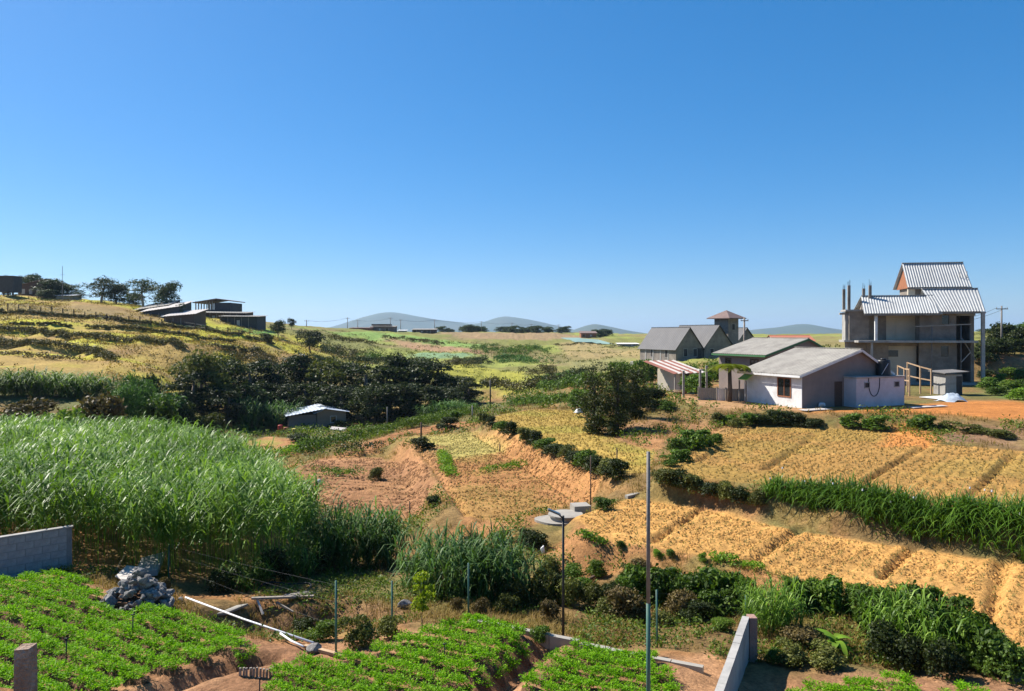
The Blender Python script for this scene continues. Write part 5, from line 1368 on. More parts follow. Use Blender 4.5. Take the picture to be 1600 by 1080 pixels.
o, W, ze = shed('long_shed', 343, 402, 172, 495, 493.5, 'long dark shed at the downhill end of the hill farm', 'tar', 'asbestos', 6, 0, .1)

# hillside fence: separate posts on the terrace line
l = TLINES[0]; pxs = np.linspace(-5, 425, 26); pys = np.interp(pxs, [p[0] for p in l], [p[1] for p in l])
g0 = G(pxs[0], pys[0] - 1); root = empty('hill_fence', g0); prev = None
for px, py in zip(pxs, pys):
    g = G(px, py - 1); v = Vector(g) - Vector(g0); MB().box(-.07, .07, -.07, .07, -.3, 1.3 + random.uniform(-.2, .3)).build('post', M['dark_wood'], root, False, v)
    if prev is not None:
        for z in (.6, 1.2): MB().tube([prev + Vector((0, 0, z)), v + Vector((0, 0, z))], .014, 4).build('strand', M['wire'], root)
    prev = v
tag(root, 'long post and wire fence crossing the terraced hillside', 'fence')

# ------------------------------------------------------------------ far ridge: sheds and poles
o, W, ze = shed('ridge_shed', 578, 616, 330, 511, 509.5, 'long shed with dark raised roof on the far ridge', 'brown_roof', 'asbestos', 8)
MB().box(.5, W - 2, 1, 6, ze + .6, ze + 1.3).build('roof_vent', M['dark_wood'], o)
o, W, ze = shed('ridge_shed', 545, 578, 322, 513, 512, 'reddish low shed on the far ridge before the long mountain', 'red_wood', 'brown_roof', 8)
o, W, ze = shed('ridge_shed', 644, 680, 335, 515.5, 514, 'low pale-roofed shed on the far ridge', 'dark_wood', 'asbestos', 8)
o, W, ze = shed('ridge_shed', 622, 634, 325, 517, 516, 'tiny white-roofed hut on the far ridge', 'cream_plaster', 'white_plaster', 4)
o, W, ze = shed('ridge_shed', 908, 932, 330, 521, 518, 'dark red shed on the ridge above the net beds', 'red_wood', 'brown_roof', 8)
o, W, ze = shed('ridge_shed', 968, 998, 260, 538, 536.5, 'long pale greenhouse roof beside the twin gabled house', 'asbestos', 'white_plaster', 7)
# net-covered beds
for n, pp in enumerate(([(876, 529), (905, 529), (930, 536), (900, 536)], [(905, 530), (935, 532), (962, 540), (932, 538)])):
    g = [G(*p) for p in pp]; z = .35; mb = MB().slab([(k[0] - g[0][0], k[1] - g[0][1], k[2] - g[0][2] + z) for k in g][::-1], .1)
    tag(mb.build('netted_bed', M['net'], None, False, g[0]), f'{ORD[n]} blue-green netted bed below the far ridge from the mountain gap', 'netted bed', 'netted beds on the far slope')
def utility_pole(px, Y, h, label, arm=1.4, rad=.13, material='grey_wood'):
    g = GD(px, Y); root = empty('utility_pole', g)
    MB().tube([(0, 0, -.5), (0, 0, h)], rad, 7, rad * .75).build('pole', M[material], root, True)
    if arm:
        MB().bar((-arm / 2, -.08, h - .4), (arm / 2, -.08, h - .4), .10).build('cross_arm', M[material], root)
        for k in (-.45, 0, .45): MB().tube([(arm * k, -.08, h - .38), (arm * k, -.08, h - .18)], .04, 5).build('insulator', M['asbestos'], root)
    tag(root, label, 'utility pole', 'utility poles'); return Vector(g) + Vector((0, 0, h - .25))
tops = []
for n, (px, Y, pt) in enumerate(((479, 262, 500), (543, 305, 496), (559, 330, 500), (610, 340, 496), (626, 345, 499), (679, 350, 499), (752, 370, 502), (800, 380, 504), (830, 390, 506), (873, 395, 507))):
    g = GD(px, Y); h = -(pt - 520) / FPX * Y - g[2]; tops.append(utility_pole(px, Y, h, f'{ORD[n]} thin utility pole along the far ridge from the hill farm', 1.6, .16))
def wire(a, b, sag, label, root=None):
    m = [a.lerp(b, t) - Vector((0, 0, sag * 4 * t * (1 - t))) for t in np.linspace(0, 1, 9)]
    MB().tube([p - a for p in m], .02, 4).build('cable', M['wire'], root, False, a - root.location if root else a)
wroot = empty('power_line', tops[0])
for a, b in zip(tops[:-1], tops[1:]):
    for dx in (-.7, .7): wire(a + Vector((dx, 0, 0)), b + Vector((dx, 0, 0)), .8, '', wroot)
tag(wroot, 'thin power line strung between the far ridge poles', 'power line')
p1 = utility_pole(1163, 88, -(496 - 520) / FPX * 88 - GD(1163, 88)[2], 'dark utility pole between the tower and the green-trimmed house', .9, .13)
p2 = utility_pole(1565, 95, -(478 - 520) / FPX * 95 - GD(1565, 95)[2], 'grey utility pole beside the concrete house before the trees', 1.5, .13, 'pole_grey')
wroot = empty('power_line', p2)
c = Vector((p2.x - 12, p2.y + 40, p2.z + .5))
for dx in (-.6, .6): wire(p2 + Vector((dx, 0, 0)), Vector((47 + dx, 84, .9)), .5, '', wroot)
tag(wroot, 'thin cables from the grey pole to the concrete house', 'power line')
# ------------------------------------------------------------------ hedges, bushes, trees where they stand
def hedge(pp, h, w, leaf, label, step=.7, size=.2, per=110, name='hedge', seed=1, world=False, catg='hedge', gaps=0.0):
    """a leafy strip along ground points (photograph pixels, or world x, y)"""
    r = np.random.default_rng(seed)
    g = np.array([G(*p) for p in pp]) if not world else np.array([(x, y, float(ground(x, y))) for x, y in pp])
    seg = np.r_[0, np.cumsum(np.linalg.norm(np.diff(g[:, :2], axis=0), axis=1))]; t = np.arange(0, seg[-1], step)
    x = np.interp(t, seg, g[:, 0]); y = np.interp(t, seg, g[:, 1]); blobs = []; o = g[0]
    for a, b in zip(x, y):
        if r.uniform() < gaps: continue
        a += r.normal(0, w * .12); b += r.normal(0, w * .12)
        hh = h * r.uniform(.65, 1.2); ww = w * r.uniform(.7, 1.15)
        blobs.append(((a - o[0], b - o[1], float(ground(a, b)) - o[2] + hh * .42), (ww * .5 + step * .2, ww * .5, hh * .55), per))
    V, F, T = foliage(r, blobs, size)
    return tag(obj(name, np_mesh('foliage', V, F, L_[leaf], T), None, o), label, catg)

hl = ['dark scrub strip under the hillside fence line', 'short dark scrub strip on the yellow upper terrace', 'dark scrub strip below the fence towards the hill farm', 'broken dark scrub strip on the second terrace edge', 'long dark scrub strip on the middle terrace edge', 'dark scrub strip on the lowest terrace edge', 'brown scrub strip above the leafy trees on the hillside']
for k, (l, lab) in enumerate(zip(TLINES, hl)):
    hedge(l, (.75, .5, .8, 1.15, 1.0, 1.25, .9)[k], (.8, .7, .9, 1.2, 1.1, 1.4, 1.2)[k], 'hill', lab, .5, .2, 200, 'scrub_strip', 20 + k, gaps=.03)
hedge([(360, 562), (400, 566), (430, 572)], 1.6, 2.4, 'brown', 'reddish brown scrub strip where the hillside meets the grove', 1.0, .3, 90, 'scrub_strip', 31)
hedge([(0, 556), (60, 560), (120, 566)], .8, 2.0, 'brown', 'low brown scrub strip above the dark cane on the hillside', 1.2, .3, 60, 'scrub_strip', 33, gaps=.08)
hedge([(520, 530), (560, 535), (582, 540)], 1.4, 2.2, 'hill', 'dark scrub strip between two far green fields', 1.6, .45, 80, 'scrub_strip', 34)
hedge([(600, 530), (650, 534), (690, 540)], 1.5, 2.2, 'hill', 'brown scrub strip under the bright far field', 1.6, .45, 80, 'scrub_strip', 35)
hedge([(760, 606), (800, 612), (850, 608), (870, 604)], 2.0, 2.2, 'hill', 'dark scrub strip along the foot of the yellow slope', 1.0, .28, 110, 'scrub_strip', 36)
hedge([(870, 540), (900, 538), (960, 540)], .9, 1.6, 'hill', 'thin scrub strip under the netted beds', 1.8, .4, 50, 'scrub_strip', 37, gaps=.3)
# far tree line: separate crowns
r = np.random.default_rng(8)
for n, px in enumerate(sorted(list(r.uniform(718, 800, 14)) + list(r.uniform(800, 892, 13)) + [690, 699, 705, 932, 940, 948])):
    Y = r.uniform(365, 400) if px < 900 else 345; g = GD(px, Y); h = r.uniform(2.2, 4.2); tree('far', (g[0], g[1], g[2] - .5), h, h * r.uniform(1.6, 2.6), f'{ORD[n]} small dark tree of the far ridge tree line from the sheds', 'far ridge tree line', 'tree', SIZE['far'])

# hilltop trees
for px, Y, pt, w, kind, lab in ((48, 185, 428, 6, 'far', 'round dark hilltop tree behind the brown farm house'), (58, 180, 432, 7, 'far', 'tallest round dark tree beside the brown farm house'), (82, 176, 437, 8, 'far', 'wide dark tree just before the radio mast'), (103, 178, 443, 7.5, 'far', 'dark spreading tree behind the radio mast'),
                             (72, 172, 452, 5, 'far', 'small light green tree under the brown farm house'), (12, 195, 431, 3, 'far', 'tree top peeping over the dark water tower'), (158, 170, 428, 8.5, 'airy', 'thin half-bare pale tree with twisted limbs on the hilltop'), (182, 172, 444, 7.5, 'far', 'dark bushy tree beside the half-bare hilltop tree'),
                             (126, 176, 455, 4, 'airy', 'small leaning umbrella tree beside the radio mast'), (225, 168, 430, 8.0, 'airy', 'tall airy tree with yellowing leaves above the low sheds'), (262, 166, 441, 6.5, 'far', 'dense green tree above the low farm sheds'), (210, 172, 458, 5, 'far', 'low dark tree behind the airy yellowing tree'),
                             (282, 158, 474, 2.4, 'far', 'small dark conical tree standing among the low sheds')):
    g = GD(px, Y); h = -(pt - 520) / FPX * Y - g[2]; tree(kind, g, h, w * 1.05, lab, None, 'tree', SIZE[kind])
for px, Y, pt, w, kind, lab in ((434, 165, 500, 4.0, 'round', 'small dark tree below the hill farm sheds'), (456, 205, 497, 2.6, 'round', 'lone round tree on the skyline beyond the hill farm'), (486, 150, 515, 6.5, 'round', 'dark spreading tree on the green slope above the grove'), (418, 148, 520, 3, 'round', 'dark bushy small tree under the long shed')):
    g = GD(px, Y); h = max(1.6, -(pt - 520) / FPX * Y - g[2]); tree(kind, g, h, w, lab, None, 'tree', SIZE[kind])

# the dark grove in the valley
GROVE = [(318, 88, 546, 7.0, 'grove_c'), (352, 92, 560, 7, 'grove_a'), (392, 96, 570, 7, 'grove_b'), (432, 100, 562, 7.5, 'grove_b'), (470, 104, 553, 8, 'grove_a'), (505, 100, 558, 7.5, 'grove_c'), (540, 104, 563, 8, 'grove_a'),
         (575, 97, 572, 8, 'grove_b'), (610, 103, 565, 8.5, 'grove_c'), (645, 101, 556, 9, 'grove_a'), (680, 103, 566, 8, 'grove_b'), (710, 99, 590, 6, 'grove_a'), (732, 97, 606, 4.5, 'grove_b'),
         (385, 90, 600, 6, 'grove_b'), (430, 94, 600, 6, 'grove_a'), (480, 96, 600, 6, 'grove_b'), (530, 93, 606, 6.5, 'grove_b'), (585, 92, 606, 6.5, 'grove_a'), (635, 94, 600, 7, 'grove_b'), (685, 93, 608, 6, 'grove_a'), (355, 84, 610, 5, 'grove_b'), (300, 84, 585, 6, 'grove_b')]
for n, (px, Y, pt, w, kind) in enumerate(GROVE):
    pt -= 11; w *= 1.12
    g = GD(px, Y); h = -(pt - 520) / FPX * Y - g[2]
    row = 'back row' if n < 13 else 'front row'
    tree(kind, g, h, w, f'{ORD[n if n < 13 else n - 13]} dark tree in the {row} of the valley grove, from the hillside terraces', 'trees of the valley grove', 'tree', SIZE[kind])
for n, (px, Y, pt, w) in enumerate(((700, 90, 622, 3.6), (720, 90, 628, 3), (675, 90, 626, 3), (415, 88, 625, 4), (440, 90, 622, 3.5), (380, 86, 615, 3.5))):
    g = GD(px, Y); h = -(pt - 520) / FPX * Y - g[2]; bush('cane', g, h, w, f'{ORD[n]} blue-green cane clump at the foot of the grove, from the pale post', 'cane clumps along the grove', 'cane_clump', 'cane clump')
# bushes left of the grove, behind the tall grass
for kind, px, Y, pt, w, lab in (('feathery', 215, 66, 562, 5.0, 'tall blue-green feathery shrub beside the lowest terrace'), ('blue', 250, 70, 585, 5.5, 'rounded grey-green bush below the feathery cane clump'), ('feathery', 192, 62, 584, 4.5, 'grey-green feathery shrub before the tall one'), ('green', 262, 64, 600, 4.5, 'dark leafy bush at the shaded end of the tall grass'),
                             ('brown', 172, 60, 592, 5.5, 'brown flat-topped bush behind the tall grass'), ('weed', 108, 57, 611, 5.2, 'yellow-green dome-shaped bush behind the tall grass'), ('brown', 25, 58, 604, 5.5, 'brown and olive bush at the picture edge behind the grass'), ('dark', 290, 70, 615, 4, 'dark bush between the grass and the grove'), ('olive', 332, 72, 632, 4, 'pale olive bush beside the valley plots'),
                             ('dark', 235, 74, 575, 4, 'dark green bush crown above the feathery cane'), ('blue', 402, 92, 578, 5.0, 'blue-green bush crown at the edge of the dark grove')):
    g = GD(px, Y); h = max(1.0, -(pt - 520) / FPX * Y - g[2]); bush(kind, g, h, w, lab)
for n, (px, Y, pt) in enumerate(((-20, 74, 574), (15, 75, 572), (50, 76, 574), (85, 77, 576), (118, 78, 578), (145, 78, 584))):
    g = GD(px, Y); h = -(pt - 520) / FPX * Y - g[2]; bush('cane_dark', g, h, 4.6, f'{ORD[n]} dark cane clump in the strip under the terraces, from the frame edge', 'dark cane strip under the terraces', 'cane_clump', 'cane clump')

# mid slope shrubs
MID = [('dark', 560, 152, 568, 6, 'dark bush on the slope above the grove beside the brown bank'), ('dark', 520, 165, 560, 7, 'dark wide bush under the spreading slope tree'), ('green', 590, 160, 570, 6, 'green shrub clump above the grove centre'), ('dark', 612, 158, 566, 5, 'dark shrub beside the blue-green field'), ('brown', 648, 150, 570, 5, 'brown shrub at the edge of the blue-green field'),
       ('brown', 545, 168, 556, 6, 'brown shrub on the upper slope above the grove'), ('green', 770, 225, 541, 12, 'wide green scrub patch high on the right slope'), ('green', 800, 215, 546, 11, 'wide green scrub patch on the upper gully'), ('green', 830, 230, 544, 9, 'green scrub mound near the gully head'), ('blue', 785, 190, 562, 9, 'blue-green scrub in the dry gully'),
       ('blue', 820, 185, 568, 8, 'blue-green scrub lower in the dry gully'), ('dark', 745, 175, 568, 7, 'dark scrub at the gully mouth'), ('brown', 720, 172, 570, 7, 'brown scrub above the yellow slope'), ('brown', 850, 150, 575, 5, 'dark red-brown bush at the gully end'), ('blue', 880, 140, 588, 6, 'blue-green bush below the red-brown bush'), ('dark', 905, 125, 590, 4.5, 'dark bush on the slope behind the ivy tree'),
       ('dark', 870, 105, 612, 4, 'dark round bush on the field edge left of the ivy tree'), ('green', 865, 100, 620, 4.5, 'leafy green bush on the field edge'), ('dark', 845, 108, 612, 3.6, 'dark bush at the end of the scrub strip'), ('green', 895, 92, 612, 4.2, 'dark leafy bush before the gully slope'), ('dark', 770, 120, 608, 3, 'dark bush by the utility pole')]
def scrub_patch(kind, px, Y, w, lab, seed):
    """several crowns grown into one patch of scrub"""
    r = np.random.default_rng(seed); g = GD(px, Y); blobs = []
    for k in range(int(5 + w * 1.6)):
        x, y = r.normal(0, w * .30), r.normal(0, w * .55); h = r.uniform(.9, 2.0)
        blobs.append(((x, y, float(ground(g[0] + x, g[1] + y)) - g[2] + h * .45), (r.uniform(.8, 1.5), r.uniform(.8, 1.5), h * .6), 130))
    V, F, T = foliage(r, blobs, .30)
    tag(obj('scrub_patch', np_mesh('foliage', V, F, L_[kind], T), None, g), lab, 'scrub')
LK = {'dark': 'grove', 'green': 'green', 'brown': 'hill', 'blue': 'bluegreen', 'olive': 'olive'}
for k, (kind, px, Y, pt, w, lab) in enumerate(MID): scrub_patch(LK[kind], px, Y, w, lab, 70 + k)
hedge([(800, 634), (840, 632), (880, 630), (920, 628)], 1.1, 1.3, 'green', 'clipped green hedge along the far edge of the grassy plot', .8, .2, 150, 'hedge', 41)
hedge([(560, 690), (600, 680), (650, 668), (700, 655), (738, 650)], 1.1, 1.5, 'weed', 'light green reed bank along the narrow striped plot', .6, .15, 200, 'reed_bank', 42)
hedge([(480, 712), (500, 702), (540, 693), (570, 686)], 1.3, 2.0, 'green', 'green bank of grass beside the valley shed plots', .8, .2, 150, 'hedge', 43)
hedge([(352, 722), (400, 720), (440, 716), (475, 706)], .8, 1.6, 'bright', 'bright green strip between the lower valley plots', .8, .16, 130, 'hedge', 44)
hedge([(535, 712), (560, 706), (600, 700)], .9, 1.4, 'dark', 'dark hedge at the head of the brown plot', .7, .15, 120, 'hedge', 45)
hedge([(690, 712), (700, 735), (706, 748)], .5, .7, 'bright', 'bright green strip on the edge of the reddish bed plot', .4, .1, 130, 'hedge', 46)
hedge([(762, 737), (790, 734), (818, 732)], .4, .9, 'bright', 'bright green patch inside the reddish bed plot', .4, .1, 130, 'hedge', 47)
hedge([(905, 842), (930, 848), (946, 852)], .28, .45, 'bright', 'bright green strip at the corner of the orange field', .2, .08, 110, 'hedge', 48)
hedge([(1115, 876), (1150, 882), (1188, 892)], .25, .45, 'bright', 'bright green strip along the near lip of the orange field', .2, .08, 110, 'hedge', 49)
hedge([(500, 745), (530, 742), (560, 745)], .7, 1.6, 'green', 'green grass mound inside the brown plot', .5, .12, 150, 'hedge', 50)
for kind, px, py, h, w, lab in (('olive', 586, 752, 1.1, 1.3, 'round grey bush in the brown plot'), ('dark', 700, 674, 1.5, 2.2, 'dark bush between the striped plot and the reddish plot'), ('dark', 660, 704, 1.1, 1.8, 'dark low shrub at the head of the orange bank'), ('dark', 678, 790, .7, .9, 'dark hollow shrub at the foot of the orange bank'), ('green', 710, 655, 1.2, 2, 'green bush at the far tip of the striped plot'),
                               ('dark', 480, 664, 2.2, 1.6, 'dark conical bush before the valley shed'), ('olive', 500, 668, 1.4, 2.0, 'dry bush at the corner of the valley shed'), ('dark', 530, 672, 1.4, 3.0, 'dark bush beside the leaning metal sheet'), ('dark', 470, 690, 1.2, 3.2, 'dark bush at the edge of the valley yard'), ('brown', 440, 668, 1.2, 2.4, 'brown scrub before the porch of the valley shed')):
    bush(kind, G(px, py), h, w, lab)
# bush row between the grassy plot and the reddish plot
row = [(755, 662), (768, 668), (782, 674), (798, 682), (822, 692), (836, 698), (850, 703), (866, 711), (882, 718), (898, 725), (914, 731), (930, 738), (946, 744), (962, 750)]
for n, (px, py) in enumerate(row):
    bush(['olive', 'dark', 'green', 'dark'][n % 4], G(px, py), random.uniform(.9, 1.25), random.uniform(1.3, 1.9), f'{ORD[n]} bush of the row above the reddish plot, from the pale post', 'bush row above the reddish plot')
# ivy tree group beside the grassy plot
for px, py, h, w, kind, lab in ((930, 678, 4.5, 3.2, 'ivy', 'ivy-wrapped tree nearest the grassy plot, its trunk hidden'), (962, 680, 4.9, 3.2, 'ivy', 'tall ivy-wrapped tree in the middle of the bush group'), (992, 655, 4.0, 3.4, 'ivy', 'broad dark bushy tree next to the striped shed'), (975, 640, 4.2, 3.4, 'green_tree', 'leafy tree behind the ivy-wrapped trees')):
    tree(kind, G(px, py), h, w, lab, None, 'tree', SIZE[kind])
for kind, px, py, h, w, lab in (('dark', 1020, 640, 2.0, 2.4, 'dark bush below the striped shed'), ('green', 1040, 642, 1.0, 1.6, 'low green bush before the striped shed'), ('green', 905, 640, 2.2, 3.0, 'leafy bush beside the silvery basin hedge'), ('green', 1095, 618, 2.6, 3.6, 'green leafy bush behind the gate posts'), ('green', 1075, 600, 2.6, 3.4, 'green leafy bush between the striped shed and the gabled houses'), ('green', 1118, 596, 2.6, 3.4, 'green leafy bush beside the green-trimmed house'),
                               ('bright', 1165, 604, 1.6, 2.0, 'bright lime creeper on the white house lean-to'), ('green', 1010, 600, 3.2, 3.4, 'dark green bush behind the blue barrel')):
    bush(kind, G(px, py), h, w, lab)
# bank bushes under the houses
bank = [('olive', 1120, 660, .9, 1.5), ('weed', 1140, 662, .9, 1.4), ('olive', 1152, 668, .8, 1.4), ('green', 1168, 664, 1.1, 1.8), ('dark', 1188, 664, 1.1, 2.0), ('dark', 1208, 663, 1.1, 2.0), ('dark', 1228, 664, 1.1, 2.0), ('dark', 1248, 666, 1.0, 1.9), ('dark', 1268, 668, .9, 1.8)]
for n, (kind, px, py, h, w) in enumerate(bank): bush(kind, G(px, py), h, w, f'{ORD[n]} bush on the bank under the white house, from the sheet fence', 'bushes on the bank under the white house')
for kind, px, py, h, w, lab in (('bigleaf', 1330, 668, 1.1, 1.7, 'dark strap-leaf bush with white blooms under the annex'), ('bigleaf', 1368, 672, 1.1, 2.0, 'second dark bush under the annex beside the earth slide'), ('bigleaf', 1442, 670, 1.1, 2.2, 'dark leafy bush on the far side of the earth slide'), ('olive', 1482, 672, .7, 1.5, 'olive bush beside the leafy bush past the earth slide'), ('olive', 1520, 676, .6, 2.0, 'low dry bush on the reddish bank'), ('olive', 1570, 684, .6, 2.2, 'low dry bush at the end of the reddish bank')):
    bush(kind, G(px, py), h, w, lab)
g = G(1088, 700)
for n, (px, py, h, w) in enumerate(((1062, 708, 1.0, 1.5), (1082, 702, 1.3, 1.8), (1118, 698, .9, 1.1), (1068, 722, .7, 1.2), (1046, 728, .6, 1.0), (1100, 698, .8, 1.2))):
    bush('bigleaf' if n % 2 else 'green', G(px, py), h, w, f'{ORD[n]} glossy bush at the corner of the tan field, from the drain', 'glossy bushes at the tan field corner')
for n, (px, py, h, w) in enumerate(((1040, 758, .9, 1.3), (1062, 764, .9, 1.4), (1086, 772, 1.0, 1.4), (1110, 778, .9, 1.2), (1134, 782, .9, 1.2), (1158, 788, .8, 1.1), (1180, 790, .8, 1.1))):
    bush(['olive', 'dark', 'olive', 'dark'][n % 4], G(px, py), h, w, f'{ORD[n]} dull bush at the thin end of the strap-leaf hedge, from the pipe pole', 'dull bushes ending the strap-leaf hedge')
bush('green', G(944, 797), .6, 1.1, 'dark green bush on the path beside the thin bare pole')
# strap-leaf hedge between the two big fields, in several clumps
def strap_hedge(pp, h, label, seed, w=.9, per=26):
    r = np.random.default_rng(seed); g = np.array([G(*p)[:2] for p in pp]); seg = np.r_[0, np.cumsum(np.linalg.norm(np.diff(g, axis=0), axis=1))]
    n = int(seg[-1] * per); t = r.uniform(0, seg[-1], n); c = np.column_stack([np.interp(t, seg, g[:, 0]), np.interp(t, seg, g[:, 1])]) + r.normal(0, w * .28, (n, 2)); z = ground(c[:, 0], c[:, 1])
    bump = h * (.75 + .5 * vn(c[:, 0] * .9, c[:, 1] * .9, 3))
    o = (g[0][0], g[0][1], float(ground(*g[0])))
    V, F, T = strap_patch(r, c - np.array(o[:2]), z - o[2], np.repeat(bump, 13), 13, .045)
    root = empty('strap_leaf_hedge', o)
    obj('foliage', np_mesh('foliage', V, F, L_['strap'], T), root)
    for k in range(3):
        i = r.integers(0, n); MB().tube([(c[i, 0] - o[0], c[i, 1] - o[1], z[i] - o[2] + bump[i] * .4), (c[i, 0] - o[0], c[i, 1] - o[1], z[i] - o[2] + bump[i] * .72)], .008, 4).build('stem', L_['strap'], root)
        MB().tube([(c[i, 0] - o[0], c[i, 1] - o[1], z[i] - o[2] + bump[i] * .72), (c[i, 0] - o[0], c[i, 1] - o[1], z[i] - o[2] + bump[i] * .77)], .03, 6, .02).build('bloom', M['white_bag'], root)
    tag(root, label, 'hedge')
strap_hedge([(1195, 768), (1235, 776), (1262, 782)], .85, 'strap-leaf hedge clump next to the dull bushes', 1)
strap_hedge([(1262, 774), (1330, 786), (1400, 796), (1436, 806)], 1.12, 'longest strap-leaf hedge clump with hanging dark leaves between the fields', 2, .85, 50)
strap_hedge([(1440, 806), (1500, 816), (1556, 826)], 1.0, 'strap-leaf hedge clump past the dip in the hedge', 3, .8, 50)
strap_hedge([(1556, 822), (1610, 830), (1680, 842)], 1.1, 'strap-leaf hedge clump running out of the frame', 4, .8, 50)
# trees and scrub by the concrete house
for kind, px, Y, pt, w, lab in (('round', 1552, 92, 532, 5.5, 'dark bushy tree beside the concrete house'), ('round', 1590, 100, 522, 5.5, 'dark tree behind the red earth strip'), ('green_tree', 1612, 118, 498, 8, 'broad green tree at the frame edge behind the pole'), ('far', 1562, 130, 512, 8, 'distant tree crown between the concrete house and the pole'), ('green_tree', 1640, 96, 508, 7, 'green tree just outside the red earth strip')):
    g = GD(px, Y); h = -(pt - 520) / FPX * Y - g[2]; tree(kind, g, h, w, lab, None, 'tree', SIZE[kind])
for n, (px, Y, h, w) in enumerate(((1540, 88, 3.0, 4.2), (1556, 90, 3.4, 4.6), (1574, 94, 3.2, 4.6), (1594, 96, 3.6, 5.0), (1566, 99, 4.4, 5.2), (1588, 104, 4.6, 6.0))):
    bush('dark', GD(px, Y), h, w, f'{ORD[n]} large dark bush behind the red earth strip, from the concrete house', 'dark bushes behind the red earth strip')
for n, (px, py, h, w, kind) in enumerate(((1545, 608, 1.4, 2.6, 'green'), (1562, 600, 1.5, 2.6, 'bright'), (1580, 612, 1.6, 3, 'weed'), (1598, 600, 2.0, 3.2, 'green'), (1592, 625, 1.4, 2.6, 'bright'), (1562, 618, 1.0, 2.2, 'green'), (1612, 618, 1.8, 3.0, 'green'), (1540, 592, 1.6, 2.2, 'dark'), (1578, 592, 1.6, 2.8, 'weed'))):
    bush(kind, G(px, py), h, w, f'{ORD[n]} bush in the green thicket beside the latrine hut', 'green thicket beside the latrine hut')

# ---- gully scrub between garden and fields
def cane(px, py, h, w, kind, lab): bush(kind, G(px, py), h, w, lab, None, 'cane_clump', 'cane clump')
for n, (px, py, h, w) in enumerate(((500, 884, 1.9, 1.6), (535, 888, 2.4, 2.0), (572, 886, 2.5, 2.0), (604, 884, 2.1, 1.7))):
    bush('cane', G(px, py), h, w, f'{ORD[n]} cane clump of the thicket beside the tall grass, from the grass', 'cane thicket beside the tall grass', 'cane_clump', 'cane clump')
for n, (px, py, h, w) in enumerate(((668, 925, 1.8, 1.5), (700, 935, 2.1, 1.9), (735, 938, 2.2, 1.9), (768, 935, 2.0, 1.7), (800, 938, 1.6, 1.4))):
    bush('cane', G(px, py), h, w, f'{ORD[n]} cane clump of the thicket behind the sapling, from the sapling', 'cane thicket behind the sapling', 'cane_clump', 'cane clump')
for kind, px, py, h, w, lab in (('olive', 812, 950, 1.1, 1.2, 'thin grey-green shrub at the end of the cane thicket'), ('olive', 840, 945, 1.3, 1.2, 'spindly olive shrub before the solar lamp'), ('olive', 902, 950, 1.1, 1.1, 'spindly olive shrub past the solar lamp'), ('olive', 930, 952, .9, 1.0, 'small olive shrub beside the dark stump'), ('dark', 838, 856, .9, 1.2, 'dark round bush below the well'), ('dark', 820, 852, .7, 1.0, 'small dark bush beside the round one below the well'),
                               ('brown', 975, 965, 1.1, 1.3, 'orange-brown dry shrub before the leafy gully bushes'), ('brown', 1060, 968, 1.0, 1.2, 'brown dry shrub at the foot of the leafy gully bushes'), ('green', 845, 1003, .5, .5, 'small light shrub growing through the kerb'), ('brown', 716, 958, .55, .45, 'little dry brown shrub beside the sapling'), ('brown', 748, 962, .6, .55, 'little dry brown shrub behind the kerb end'),
                               ('olive', 560, 1010, .8, .9, 'grey leafy shrub at the end of the pit'), ('weed', 508, 1000, .5, .9, 'pale weedy shrub behind the boulder'), ('dark', 470, 985, .45, .8, 'dark trailing plant on the pit floor'), ('olive', 600, 1000, .6, .7, 'thorny grey shrub beside the fence post'), ('brown', 258, 930, .6, .55, 'orange-leaved small shrub behind the rock pile')):
    bush(kind, G(px, py), h, w, lab)
for n, (px, py, h, w) in enumerate(((345, 925, 1.0, 1.2), (385, 920, 1.1, 1.3), (425, 912, 1.2, 1.4), (460, 905, 1.3, 1.4), (490, 898, 1.3, 1.4))):
    bush('cane_dark' if n % 2 else 'dark', G(px, py), h, w, f'{ORD[n]} shaded dark clump at the foot of the tall grass, from the rock pile', 'shaded clumps at the foot of the tall grass')
gs = [('olive', 790, 962, .7, .8), ('brown', 858, 968, .7, .8), ('dark', 872, 940, .9, 1.0), ('green', 905, 930, .7, 1.0), ('olive', 945, 965, .6, .9), ('dark', 960, 940, .8, 1.0), ('brown', 1000, 975, .6, .9), ('olive', 1035, 978, .5, .8), ('dark', 1090, 975, .7, 1.0), ('weed', 1130, 985, .4, .7), ('green', 890, 905, .6, .9), ('weed', 930, 900, .6, .9), ('olive', 860, 900, .7, 1.0), ('weed', 800, 880, .6, 1.0), ('olive', 780, 850, .7, 1.1), ('brown', 740, 860, .8, 1.0), ('olive', 980, 905, .5, .9), ('brown', 1000, 895, .5, .8)]
for n, (kind, px, py, h, w) in enumerate(gs): bush(kind, G(px, py), h, w, f'{ORD[n]} wild shrub of the gully around the solar lamp, from the kerb', 'wild shrubs in the gully')
